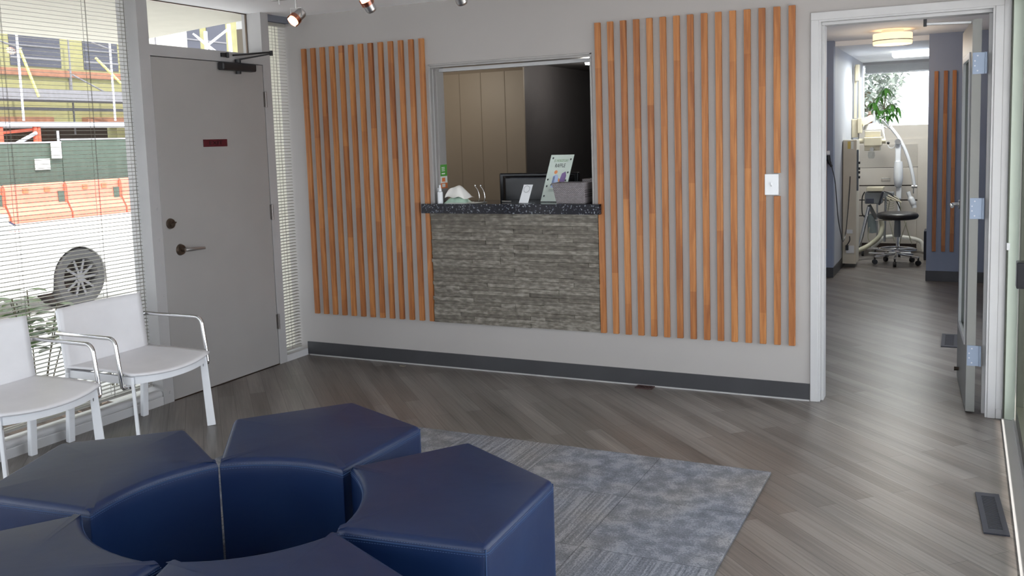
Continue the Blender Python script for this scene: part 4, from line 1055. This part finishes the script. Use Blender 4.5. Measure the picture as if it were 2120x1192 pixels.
# handset with coiled cord
hs = thing('corded_handset', 'black corded hand control hanging on the blue clinic wall corner', 'hand control', tuple(at(1716, 345, 1, 4.46)))
p = [at(*a_, 1, 4.46) for a_ in ((1714, 322), (1716, 333), (1722, 345))]
q = MB(); q.tube(spline(p, 5), [.022]*5+[.018]*3+[.012]*3, n=12); q.build('handset', BLACK, hs, smooth=True)
q = MB(); kk = at(1715, 316, 1, 4.47); q.box((kk.x-.012, 4.44, kk.z-.02), (kk.x+.012, 4.495, kk.z+.02)); q.build('hook', WHITEP, hs, bevel=.003)
cp = [at(*a_, 1, y_) for a_, y_ in (((1722, 345), 4.46), ((1728, 370), 4.46), ((1731, 400), 4.5), ((1735, 450), 4.65), ((1740, 480), 4.8), ((1745, 500), 4.95), ((1751, 480), 5.12), ((1756, 430), 5.2), ((1759, 390), 5.235), ((1760, 365), 5.245))]
q = MB(); q.tube(spline(cp, 8), .0045, n=8); q.build('cord', BLACK, hs, smooth=True)

# wall mounted x-ray arm
xa = thing('xray_unit', 'cream dental x-ray head on a jointed wall arm', 'dental equipment', (3.1, 6.1, 1.35))
YA = 6.1
def bxp(q, px0, py0, px1, py1, y0, y1):
    a_, b_ = at(px0, py1, 1, y0), at(px1, py0, 1, y0); q.box((max(a_.x, 3.034), y0, a_.z), (b_.x, y1, b_.z))
q = MB(); bxp(q, 1768, 137, 1774, 245, YA+.1, YA+.16); q.build('upper_post', BONE, xa, bevel=.005)
q = MB(); bxp(q, 1777, 160, 1783, 245, YA+.1, YA+.16); q.build('upper_post', BONE, xa, bevel=.005)
q = MB(); bxp(q, 1770, 133, 1779, 168, YA+.05, YA+.15); q.build('post_cover', BONE, xa, bevel=.006)
q = MB(); bxp(q, 1760, 246, 1775, 285, YA, YA+.12); q.build('arm_bracket', BONE, xa, bevel=.006)
q = MB(); bxp(q, 1775, 244, 1784, 276, YA-.02, YA+.08); q.build('pivot_block', BONE, xa, bevel=.006)
q = MB(); q.bar(X_(1782, 256, YA+.03), X_(1806, 243, YA+.12), .05, .07, up=(0, 0, 1)); q.build('swing_arm', BONE, xa, bevel=.006)
a, c = at(1788, 284, 1, YA-.02), at(1826, 298, 1, YA-.02)
q = MB(); bxp(q, 1788, 283, 1825, 303, YA-.10, YA+.08); q.build('head_housing', BONE, xa, bevel=.012, seg=3)
q = MB(); bxp(q, 1790, 270, 1823, 284, YA-.06, YA+.06); q.build('head_top', BONE, xa, bevel=.010, seg=3)
q = MB(); bxp(q, 1789, 301, 1822, 312, YA-.08, YA+.06); q.build('head_base', BONE, xa, bevel=.008, seg=3)
for px in (1784, 1828):
    kk = at(px, 292, 1, YA-.01); q = MB(); q.cyl((kk.x-.03, kk.y, kk.z), (kk.x+.03, kk.y, kk.z), .028, n=16); q.build('pivot_knob', BONE, xa, smooth=True)
kk = at(1805, 309, 1, YA-.12); q = MB(); q.cyl((kk.x, YA-.08, kk.z), (kk.x, YA-.14, kk.z), .022, n=16); q.build('aiming_knob', STEEL, xa, smooth=True)
kk = at(1804, 315, 1, YA); q = MB(); q.lathe([(.028, -.07), (.038, -.04), (.034, 0), (.03, .01)], kk, n=18); q.build('plastic_cone', CLEARP, xa, smooth=True)
# white bowl lamp shade behind the head
q = MB(); a_, b_ = at(1786, 268, 1, YA+.12), at(1826, 258, 1, YA+.12)
q.lathe([(.0, .0), ((b_.x-a_.x)*.5, -.005), ((b_.x-a_.x)*.42, .055), (.02, .07)], ((a_.x+b_.x)/2, YA+.16, a_.z), n=24); q.build('reflector_dish', WHITEP, xa, smooth=True)
q = MB(); q.tube(spline([at(1832, 292, 1, YA), at(1829, 275, 1, YA), at(1827, 258, 1, YA+.05)], 5), .010, n=8); q.build('cable_arm', WHITEP, xa, smooth=True)

# delivery unit with light arm
YU = 6.25
def U_(px, py, y=YU): return at(px, py, 1, y)
du = thing('dental_cart', 'grey dental delivery cart on chrome legs below the x-ray head', 'dental equipment', (3.25, YU, 0))
q = MB(); bxp(q, 1790, 398, 1826, 422, YU-.12, YU+.1); q.build('control_box', GREYPL, du, bevel=.012, seg=3)
q = MB(); bxp(q, 1793, 388, 1828, 396, YU-.14, YU+.12); q.build('tray', BONE, du, bevel=.006)
q = MB(); bxp(q, 1793, 411, 1809, 421, YU-.135, YU-.12); q.build('display', mat('dark_display', (.05, .055, .08), .3), du, bevel=.003)
q = MB(); q.bar(U_(1828, 396, YU-.16), U_(1820, 424, YU-.16), .06, .02); q.build('side_screen', VENTM, du, bevel=.004)
q = MB(); bxp(q, 1826, 398, 1850, 410, YU-.02, YU+.1); q.build('instrument_rack', GREYPL, du, bevel=.006)
q = MB(); q.cyl(U_(1799, 428, YU-.1), U_(1779, 510, YU-.12), .020, n=14); q.build('leg', CHROME, du, smooth=True)
q = MB(); q.cyl(U_(1799, 424, YU), U_(1814, 452, YU), .022, n=14); q.build('brace', GREYPL, du, smooth=True)
q = MB(); q.cyl(U_(1816, 405, YU-.05), U_(1816, 500, YU-.05), .009, n=10); q.build('pole', STEEL, du, smooth=True)
q = MB(); q.cyl(U_(1834, 400, YU), U_(1831, 500, YU), .012, n=10); q.build('pole', STEEL, du, smooth=True)
q = MB(); kk = U_(1805, 468); q.lathe([(0, -.06), (.05, -.05), (.055, .14), (.03, .17), (0, .17)], (kk.x, YU+.05, kk.z-.03), n=18); q.build('water_bottle', mat('grey_blue_plastic', (.35, .42, .42), .3), du, smooth=True)
b0_ = U_(1783, 506); b1_ = U_(1860, 508)
q = MB(); q.tube([(b0_.x, YU, .085), (b1_.x, YU, .085)], .018, n=10); q.tube([(b0_.x+.1, YU-.18, .055), (b0_.x+.34, YU-.18, .055)], .014, n=10); q.build('base_bar', CHROME, du, smooth=True)
for px in (1786, 1812, 1838, 1862):
    kk = U_(px, 515); q = MB(); q.cyl((kk.x-.012, YU, .03), (kk.x+.012, YU, .03), .03, n=16); q.cyl((kk.x, YU, .03), (kk.x, YU, .08), .008, n=8); q.build('caster', BLACK, du, smooth=True)
for i, (pts) in enumerate((((1790, 397), (1785, 410), (1785, 440), (1790, 450)), ((1830, 396), (1845, 402), (1858, 420), (1866, 438)), ((1836, 412), (1842, 416), (1838, 440), (1845, 470), (1852, 500)),
                          ((1850, 405), (1862, 415), (1866, 440)), ((1800, 470), (1797, 490), (1803, 503), (1810, 500)), ((1872, 455), (1880, 480), (1888, 505)), ((1876, 460), (1866, 490), (1862, 505)))):
    q = MB(); q.tube(spline([U_(a_, b_, YU-.05-.01*i) for a_, b_ in pts], 6), .006, n=8); q.build('hose', BLACK if i < 2 else HOSE, du, smooth=True)
for k_ in range(4):
    q = MB(); c_ = [U_(1835+j*3.2, 414+k_*5+(3 if 0 < j < 5 else 0), YU-.06) for j in range(6)]; q.tube(c_, .004, n=6); q.build('hose', HOSE, du, smooth=True)
q = MB()
for pts in (((1835, 408), (1850, 414), (1862, 416)), ((1838, 404), (1850, 410), (1866, 419))): q.tube([U_(a_, b_, YU-.1) for a_, b_ in pts], .008, n=8)
q.build('handpieces', BONE, du, smooth=True)
# thick beige hose
sh = MB(); sh.tube(spline([U_(1756, 524, 5.6), U_(1775, 519, 5.8), U_(1800, 507, 5.95), U_(1820, 490, 6.0), U_(1826, 470, 6.05), U_(1824, 455, 6.05)], 8), .026, n=14)
o = sh.build('suction_hose', HOSE, smooth=True); tag(o, 'thick beige suction hose curving down to the clinic floor', 'hose')
sh = MB(); k1, k2 = U_(1803, 506, 6.6), U_(1914, 506, 6.6)
sh.tube(spline([(k1.x, 6.6, .026), U_(1830, 492, 6.6), U_(1870, 491, 6.6), U_(1905, 499, 6.6), (k2.x-.01, 6.6, .026)], 8), .024, n=14)
o = sh.build('suction_hose', mat('white_hose', (.66, .64, .58), .5), smooth=True); tag(o, 'white arched hose behind the round stool', 'hose')
sh = MB(); sh.tube(spline([U_(1860, 440, 6.1), U_(1861, 470, 6.1), U_(1857, 500, 6.1)], 6), .012, n=10); o = sh.build('white_tube', HOSE, smooth=True); tag(o, 'pale upright tube directly behind the stool column', 'hose')

# operating light arm (white)
YU = 6.5
def U_(px, py, y=YU): return at(px, py, 1, y)
la = thing('exam_light', 'white dental lamp on a long curved arm in front of the drawers', 'dental lamp', tuple(U_(1860, 400)))
q = MB(); q.tube(spline([U_(1843, 262), U_(1862, 287), U_(1878, 320), U_(1888, 355), U_(1893, 384)], 8), .019, n=14); q.build('curved_arm', WHITEP, la, smooth=True)
q = MB(); q.tube(spline([U_(1842, 266), U_(1829, 250), U_(1820, 246), U_(1822, 256), U_(1835, 265)], 6), .008, n=10); q.build('hook_arm', STEEL, la, smooth=True)
kk = U_(1859, 293, YU-.03); q = MB(); q.cyl((kk.x, YU-.07, kk.z), (kk.x, YU+.03, kk.z), .032, n=18); q.build('pivot', STEEL, la, smooth=True)
q = MB(); bxp(q, 1853, 298, 1865, 337, YU-.04, YU+.03); q.build('upright_arm', WHITEP, la, bevel=.012, seg=3)
a_, b_ = U_(1850, 389), U_(1870, 334); q = MB(); hh = b_.z-a_.z; rx = (b_.x-a_.x)/2
q.lathe([(rx*.35, 0), (rx*.8, hh*.10), (rx, hh*.4), (rx*.98, hh*.8), (rx*.85, hh), (0, hh)], ((a_.x+b_.x)/2, YU-.02, a_.z), n=22); q.build('lamp_body', WHITEP, la, smooth=True)
q = MB(); bxp(q, 1855, 388, 1866, 412, YU-.03, YU+.02); q.build('lower_arm', WHITEP, la, bevel=.008)
kk = U_(1861, 412); q = MB(); q.cyl((kk.x, YU, kk.z+.02), (kk.x, YU, .02), .014, n=12); q.cyl((kk.x, YU, .03), (kk.x, YU, 0), .13, .15, n=24); q.build('floor_pole', WHITEP, la, smooth=True)
kk = U_(1893, 386); q = MB(); q.cyl((kk.x-.03, YU, kk.z), (kk.x+.03, YU, kk.z), .018, n=14); q.cyl((kk.x-.01, YU, kk.z), (kk.x-.01, YU, kk.z-.08), .006, n=8); q.build('knuckle', STEEL, la, smooth=True)
q = MB(); q.tube(spline([U_(1880, 397), U_(1884, 408), U_(1890, 420), U_(1893, 430)], 5), [.022]*6+[.034]*6+[.028]*4, n=14); q.build('camera_head', WHITEP, la, smooth=True)
q = MB(); q.tube(spline([U_(1838, 300), U_(1842, 306), U_(1850, 305), U_(1855, 296)], 5), .004, n=8); q.build('cord', WHITEP, la, smooth=True)
kk = U_(1839, 296); q = MB(); q.ell(kk, (.016, .016, .016)); q.build('black_knob', BLACK, la, smooth=True)

# stool
SX, SY = 3.56, 5.62
ss = at(1858, 452, 1, SY)
SX = ss.x
st_ = thing('clinic_stool', 'round black vinyl stool on chrome casters in the clinic room', 'stool', (SX, SY, 0))
zt = at(1858, 441, 1, SY).z+.01
q = MB(); q.lathe([(0, -.078), (.15, -.078), (.185, -.072), (.203, -.060), (.212, -.045), (.213, -.032), (.205, -.017), (.190, -.007), (.165, -.001), (0, .002)], (SX, SY, zt), n=36); q.build('seat', SEATBK, st_, smooth=True)
q = MB(); q.lathe([(.035, .30), (.03, zt-.075)], (SX, SY, 0), n=18); q.build('gas_cylinder', GREYPL, st_, smooth=True)
q = MB(); q.lathe([(.014, .10), (.014, .30)], (SX, SY, 0), n=14); q.build('column', CHROME, st_, smooth=True)
q = MB(); q.tube([(SX+.19*cs(2*PI*i/32), SY+.19*sn(2*PI*i/32), .165) for i in range(32)], .010, n=8, closed=True)
for k_ in range(5): a_ = 2*PI*k_/5+.4; q.tube([(SX, SY, .165), (SX+.19*cs(a_), SY+.19*sn(a_), .165)], .007, n=8)
q.build('foot_ring', CHROME, st_, smooth=True)
for k_ in range(5):
    a_ = 2*PI*k_/5-.35; d = Vector((cs(a_), sn(a_), 0)); c_ = Vector((SX, SY, 0))
    q = MB(); q.bar(c_+Vector((0, 0, .115)), c_+d*.235+Vector((0, 0, .085)), .028, .022); lg = q.build('leg', CHROME, st_, bevel=.003)
    q = MB(); e = c_+d*.23; q.cyl(e+Vector((0, 0, .085)), e+Vector((0, 0, .045)), .009, n=10); s2 = Vector((-d.y, d.x, 0)); q.cyl(e-s2*.015+Vector((0, 0, .028)), e+s2*.015+Vector((0, 0, .028)), .028, n=16); q.build('caster', BLACK, lg, smooth=True)
q = MB(); q.tube([(SX-.05, SY-.05, zt-.085), (SX-.22, SY-.06, zt-.085)], .005, n=8); q.build('height_lever', CHROME, st_, smooth=True)
# dark box right beside the cabinet
q = MB(); a_, b_ = at(1912, 520, 1, 6.0), at(1918, 478, 1, 6.0); q.box((a_.x, 6.0, 0.0), (3.884, 6.25, b_.z)); o = q.build('dark_bin', VENTM, bevel=.006); tag(o, 'dark narrow bin against the right clinic wall', 'bin')

# ============================================================ OUTSIDE
ZG = -.33
q = MB(); q.box((-45, -30, ZG-.2), (-2.6, 60, ZG)); struct('ground_street', q, STREET)
q = MB(); q.box((-2.6, -30, -.5), (-1.15, 20, -.16)); struct('ground_sidewalk', q, STREET)
q = MB(); q.box((-1.15, -9, -.5), (-.16, -1.3, -.04)); o = struct('ground_planter_soil', q, SOIL)
q = MB(); q.box((-1.15, -1.3, -.5), (-.16, 12, -.04)); struct('ground_entry_slab', q, STREET)
q = MB(); q.box((4.60, -20, -.3), (20, 20, -.02)); struct('ground_patio', q, STREET)
q = MB(); q.box((-10, -30, -.5), (20, -7.12, -.06)); struct('ground_front', q, STREET)
q = MB(); q.box((-10, 7.7, -.5), (30, 40, -.1)); struct('ground_rear', q, STREET)

def plant(label, base, hgt, nst, seed):
    rg = random.Random(seed); t = thing('shrub', label, 'plant', base); base = Vector(base); q = MB(); lf = MB()
    for i in range(nst):
        a_ = rg.random()*2*PI; top_ = base+Vector((cs(a_)*rg.uniform(.05, .28), sn(a_)*rg.uniform(.05, .32), hgt*rg.uniform(.6, 1)))
        P_ = spline([base+Vector((cs(a_)*.03, sn(a_)*.03, 0)), (base+top_)/2+Vector((cs(a_)*.02, sn(a_)*.02, .05)), top_], 5); q.tube(P_, .004, n=5)
        for j in [k_ for k_ in range(len(P_)) if P_[k_].z > base.z+.40*hgt+.1]:
            for m_ in range(3):
                b_ = rg.random()*2*PI; leafshape(lf, P_[j], Vector((cs(b_), sn(b_), .3)), rg.uniform(.10, .17), .062, .3)
    q.build('stem', STEMM, t, smooth=True); lf.build('foliage', LEAF2, t, smooth=True)
plant('green shrub outside the window behind the left chair', (-.72, -1.62, -.04), .74, 9, 11)
plant('low green shrub outside the window between the two chairs', (-.78, -1.02, -.04), .52, 6, 12)
# leaf litter
q = MB(); rg = random.Random(9)
for i in range(260):
    x, y = rg.uniform(-1.1, -.18), rg.uniform(-3.6, -1.35); a_ = rg.random()*PI; s_ = rg.uniform(.015, .035); d = Vector((cs(a_), sn(a_), rg.uniform(-.2, .3)))*s_; e = Vector((-sn(a_), cs(a_), 0))*s_*.5; c_ = Vector((x, y, -.028))
    q.quad(c_-d, c_+e, c_+d, c_-e)
o = q.build('leaf_litter', mat('dry_leaf', (.40, .27, .2), .8, var=.4), ); tag(o, 'scattered dry leaves on the planter soil outside', 'leaves', kind='stuff')

# parked car
CXF = -5.2
car = thing('parked_car', 'white car parked outside the window with its dark front wheel showing', 'car', (CXF-.9, .7, ZG))
def cpoly(prof, x0, x1, mt_, nm, par=car, bevel=.04):
    q = MB(); a_ = [q.b.verts.new((x0, y, z)) for y, z in prof]; c_ = [q.b.verts.new((x1, y, z)) for y, z in prof]; q.loft([a_, c_]); return q.build(nm, mt_, par, bevel=bevel, seg=3, smooth=True)
wy, wz, wr = 2.31, .010, .352
side = [(-1.6, ZG+.22), (-1.65, .55), (-1.5, .68), (1.25, .66), (1.75, .62), (2.7, .50), (3.08, .36), (3.12, ZG+.25)]
arch = [(wy+.385, ZG+.22)] + [(wy+.37*cs(t_), wz+.37*sn(t_)) for t_ in [PI*i/12 for i in range(13)]] + [(wy-.385, ZG+.22)]
wy2 = wy-2.75
arch2 = [(wy2+.385, ZG+.22)] + [(wy2+.37*cs(t_), wz+.37*sn(t_)) for t_ in [PI*i/12 for i in range(13)]] + [(wy2-.385, ZG+.22)]
cpoly(side+arch+arch2, CXF-1.75, CXF, CARP, 'car_body', bevel=.03)
cpoly([(-1.45, .66), (-1.1, 1.14), (.85, 1.16), (1.72, .635)], CXF-1.62, CXF-.13, CARP, 'cabin')
q = MB(); q.hexa([Vector(p) for p in ((CXF-1.5, .96, 1.09), (CXF-.25, .96, 1.09), (CXF-.25, 1.0, 1.11), (CXF-1.5, 1.0, 1.11), (CXF-1.55, 1.62, .68), (CXF-.18, 1.62, .68), (CXF-.18, 1.66, .70), (CXF-1.55, 1.66, .70))]); q.build('windshield', CARG, car)
q = MB(); pr = [(-1.25, .72), (-1.0, 1.06), (.75, 1.08), (1.42, .72)]; a_ = [q.b.verts.new((CXF-.132, y, z)) for y, z in pr]; c_ = [q.b.verts.new((CXF-.118, y, z)) for y, z in pr]; q.loft([a_, c_]); q.build('side_window', CARG, car)
q = MB(); q.box((CXF-.12, 1.22, .72), (CXF+.10, 1.38, .85)); q.build('door_mirror', CARP, car, bevel=.03, seg=3)
for yy in (wy, wy2):
    q = MB(); R = []; N = 36
    for rr, dx in ((.20, -.06), (.24, -.0), (.33, .0), (wr, -.03), (wr, -.19), (.30, -.22), (.2, -.2)):
        R.append([q.b.verts.new((CXF+dx-.01, yy+rr*cs(2*PI*i/N), wz+rr*sn(2*PI*i/N))) for i in range(N)])
    q.loft(R, closed=True); wh = q.build('wheel', TYRE, car, smooth=True)
    q = MB(); q.cyl((CXF-.09, yy, wz), (CXF-.03, yy, wz), .06, .045, n=18)
    for k_ in range(10):
        a_ = 2*PI*k_/10; d = Vector((0, cs(a_), sn(a_))); c_ = Vector((CXF-.05, yy, wz)); q.bar(c_+d*.04, c_+d*.235, .035, .03, up=(1, 0, 0), w2=.028)
    q.tube([(CXF-.035, yy+.238*cs(2*PI*i/32), wz+.238*sn(2*PI*i/32)) for i in range(32)], .012, n=8, closed=True)
    q.build('alloy_rim', RIM, wh, smooth=False)
    q = MB(); q.cyl((CXF-.40, yy, wz), (CXF-.14, yy, wz), .368, n=24); q.build('wheel_well', DARKV, car)

# orange barriers
XB = -18.5
def barrier(y0, y1, label):
    t = thing('water_barrier', label, 'barrier', (XB, (y0+y1)/2, ZG), group='orange barriers across the street')
    q = MB(); pr = [(-.28, 0), (.28, 0), (.28, .18), (.10, .50), (.08, .94), (.04, 1.02), (-.04, 1.02), (-.08, .94), (-.10, .50), (-.28, .18)]
    a_ = [q.b.verts.new((XB+x, y0, ZG+z)) for x, z in pr]; c_ = [q.b.verts.new((XB+x, y1-.05, ZG+z)) for x, z in pr]; q.loft([a_, c_]); q.build('shell', ORBAR, t, bevel=.03)
    for yy in (.5, 1.15): q = MB(); q.box((XB+.05, y0+yy, ZG+.78), (XB+.11, y0+yy+.16, ZG+.90)); q.build('fork_pocket', mat('deep_orange', (.7, .12, .05), .6), t)
    q = MB(); q.box((XB+.06, y1-.32, ZG+.45), (XB+.12, y1-.10, ZG+.78)); q.build('hinge_panel', GRNF, t)
    q = MB(); q.box((XB+.1, y1-.12, ZG+.05), (XB+.13, y1-.06, ZG+.98)); q.build('end_rib', mat('red_orange', (.8, .08, .04), .6), t)
bs_ = [at(p_, 420, 0, XB).y for p_ in (-130, 8, 137, 250, 352, 450)]
for i in range(5):
    barrier(bs_[i], bs_[i+1], 'orange plastic barrier across the street, %s from the left' % ORD[i])
# construction fence
XF = -19.6
cf = thing('site_fence', 'green mesh construction fence behind the orange barriers', 'fence', (XF, 10.5, ZG))
fz = at(60, 297, 0, XF).z
fy = [at(p_, 330, 0, XF).y for p_ in (-180, -40, 127, 290, 420)]
for y0, y1 in zip([v+.03 for v in fy[:-1]], fy[1:]):
    q = MB(); q.box((XF, y0, ZG), (XF+.03, y1, fz+(.0 if y0 < fy[2] else .08))); q.build('mesh_panel', GRNF, cf)
for y in fy:
    q = MB(); q.cyl((XF-.06, y, ZG), (XF-.06, y, fz+.35), .035, n=10); q.build('post', WHM, cf, smooth=True)
q = MB(); q.cyl((XF+.04, fy[0], fz+.02), (XF+.04, fy[2], fz+.02), .025, n=8); q.cyl((XF+.04, fy[2], fz+.10), (XF+.04, fy[4], fz+.10), .025, n=8); q.build('top_rail', WHM, cf, smooth=True)
def flatx(name, label, cat, x, pts, mt_, th=.02, parent=None, nm=None):
    (a0, b0_), (a1, b1_) = pts; p = at(a0, b1_, 0, x); r = at(a1, b0_, 0, x); q = MB(); q.box((x, p.y, p.z), (x+th, r.y, r.z))
    o = q.build(name, mt_, parent); 
    if parent is None: tag(o, label, cat)
    return o
flatx('notice_board', 'square white notice on the green construction fence', 'sign', XF+.06, ((73, 328), (102, 352)), PAPER)
flatx('notice_board', 'tall white notice beside the fence post, right of the square one', 'sign', XF+.10, ((107, 294), (125, 328)), PAPER)
# building under construction
XFa = -24.0
bd = thing('building', 'yellow sheathed building under construction across the street', 'building', (XFa-2, 14, ZG))
q = MB(); q.box((XFa-.3, 2, 2.40), (XFa, 48, 14)); q.build('sheathing', YEL, bd)
q = MB(); q.box((XFa-3, 2, ZG), (XFa-2.6, 48, 2.45)); q.build('ground_floor_void', DARKV, bd)
zw0, zw1 = at(60, 137, 0, XFa).z, 7.4
ywin = [(at(20, 120, 0, XFa).y, at(125, 120, 0, XFa).y), (at(172, 120, 0, XFa).y, at(243, 120, 0, XFa).y)]
ywin += [(ywin[0][0]-3.1, ywin[0][0]-1.0), (ywin[1][1]+1.4, ywin[1][1]+3.2), (ywin[1][1]+4.4, ywin[1][1]+6.4)]
ywin = ywin[:2]+[(ywin[0][0]-3.1, ywin[0][0]-1.0), (at(383, 90, 0, XFa).y, at(414, 90, 0, XFa).y), (at(428, 90, 0, XFa).y, at(468, 90, 0, XFa).y)]
for y0, y1 in ywin:
    q = MB(); q.box((XFa-.02, y0, zw0), (XFa+.02, y1, zw1)); wn_ = q.build('window', DKWIN, bd)
    q = MB()
    for s_ in range(4): zz = zw0+.25+s_*.4; q.box((XFa+.02, y0, zz), (XFa+.05, y1, zz+.05))
    q.build('louvre', CONC, wn_)
q = MB(); zb_ = at(60, 150, 0, XFa).z; q.box((XFa, 2, zb_-.10), (XFa+.10, 48, zb_+.12)); q.build('ledger_band', WOODR, bd)
q = MB(); zb_ = at(60, 250, 0, XFa).z; q.box((XFa-.1, 11.5, zb_-.2), (XFa+.3, at(100, 250, 0, XFa).y, zb_+.12)); q.box((XFa-.1, at(170, 250, 0, XFa).y, zb_-.2), (XFa+.3, 24, zb_+.12)); q.build('formwork', WOODR, bd)
q = MB(); q.box((XFa-.4, at(238, 270, 0, XFa).y, ZG), (XFa+.1, at(262, 270, 0, XFa).y, 2.4)); q.build('column', YEL, bd)
q = MB(); q.box((XFa, at(143, 180, 0, XFa).y, 3.4), (XFa+.06, at(148, 180, 0, XFa).y, 4.4)); q.build('downpipe', CONC, bd)
# scaffold
XS = -21.8
sc_ = thing('scaffold', 'steel tube scaffold with plank decks before the yellow building', 'scaffold', (XS, 12, ZG))
for px in (45, 235):
    y = at(px, 200, 0, XS).y; zb_ = at(px, 250, 0, XS).z; q = MB(); q.cyl((XS, y, zb_), (XS, y, 6.6), .038, n=10); q.build('post', WHM, sc_, smooth=True)
for px in (150, -60, 330):
    y = at(px, 200, 0, XS-1.2).y; q = MB(); q.cyl((XS-1.2, y, 2.1), (XS-1.2, y, 6.6), .03, n=8); q.build('post', CONC, sc_, smooth=True)
for zpy, th in ((206, .32),):
    z_ = at(130, zpy, 0, XS).z; q = MB(); q.box((XS-1.2, 3, z_-.02), (XS, 32, z_+th)); q.build('deck', CONC, sc_)
z_ = at(130, 222, 0, XS).z; q = MB(); q.box((XS-1.3, 3, z_-.05), (XS-1.2, 32, z_+.05)); q.build('deck_rail', CONC, sc_)
z_ = at(130, 256, 0, XS).z; q = MB(); q.box((XS-1.2, 3, z_-.10), (XS+.15, 32, z_+.05)); q.build('deck', WHM, sc_)
for a_, b_ in (((40, 100), (80, 200)), ((198, 120), (258, 180))):
    q = MB(); q.tube([at(*a_, 0, XS), at(*b_, 0, XS)], .042, n=8); q.build('brace', mat('yellow_brace', (.75, .68, .2), .6), sc_, smooth=True)
for a_, b_ in (((0, 190), (45, 200)), ((150, 155), (235, 200)), ((45, 100), (0, 85)), ((235, 105), (190, 88))):
    q = MB(); q.tube([at(*a_, 0, XS-.3), at(*b_, 0, XS-.3)], .028, n=8); q.build('brace', CONC, sc_, smooth=True)
for px in (0, 71, 78):
    y = at(px, 280, 0, XS).y; q = MB(); q.cyl((XS+.05, y, ZG), (XS+.05, y, at(px, 262, 0, XS).z), .07, n=10); q.build('red_post', REDM, sc_, smooth=True)
q = MB(); q.tube([at(0, 275, 0, XS), at(72, 268, 0, XS)], .05, n=8); q.build('red_rail', REDM, sc_, smooth=True)
q = MB(); q.tube([at(35, 297, 0, XS+.1), at(75, 275, 0, XS+.1)], .06, n=8); q.build('brace', WHM, sc_, smooth=True)
# X-braced bars seen through the transom
XT = -14.0
tb = thing('scaffold', 'white cross braced scaffold tower seen through the transom', 'scaffold', (XT, at(430, 100, 0, XT).y, ZG))
for px in (428, 478):
    y = at(px, 108, 0, XT).y; q = MB(); q.cyl((XT, y, ZG), (XT, y, at(px, 108, 0, XT).z), .04, n=8); q.build('lower_post', WHM, tb, smooth=True)
for a_, b_, r_ in (((425, 65), (428, 110), .05), ((473, 50), (478, 110), .05), ((400, 70), (445, 110), .025), ((428, 95), (470, 62), .035), ((404, 72), (450, 108), .02)):
    q = MB(); q.tube([at(*a_, 0, XT), at(*b_, 0, XT)], r_, n=8); q.build('tube', WHM, tb, smooth=True)
flatx('notice', '', '', XFa+.03, ((296, 20), (381, 112)), CREAM, th=.05, parent=bd, nm='glare_panel').name = 'glare_panel'  # pale panel stands in for overexposed brightness behind the transom
# tree beyond the clinic window
tr = thing('tree', 'grey green tree outside the clinic window', 'tree', (-.5, 16, 0))
tcx = at(1800, 190, 1, 16)
q = MB(); q.cyl((tcx.x, 16, -.1), (tcx.x, 16, tcx.z), .15, .1, n=10); q.build('trunk', STEMM, tr)
q = MB(); rg = random.Random(4)
for i in range(7000):
    v = Vector((rg.gauss(0, 1), rg.gauss(0, 1), rg.gauss(0, 1))).normalized()*rg.uniform(.5, 1)**.5
    c_ = Vector((tcx.x-.75+v.x*1.45, 16+v.y*1.3, tcx.z+.4+v.z*1.6)); leafshape(q, c_, Vector((rg.uniform(-1, 1), rg.uniform(-1, 1), rg.uniform(-.6, .6))), .15, .075, .2)
q.build('foliage', FIN, tr)
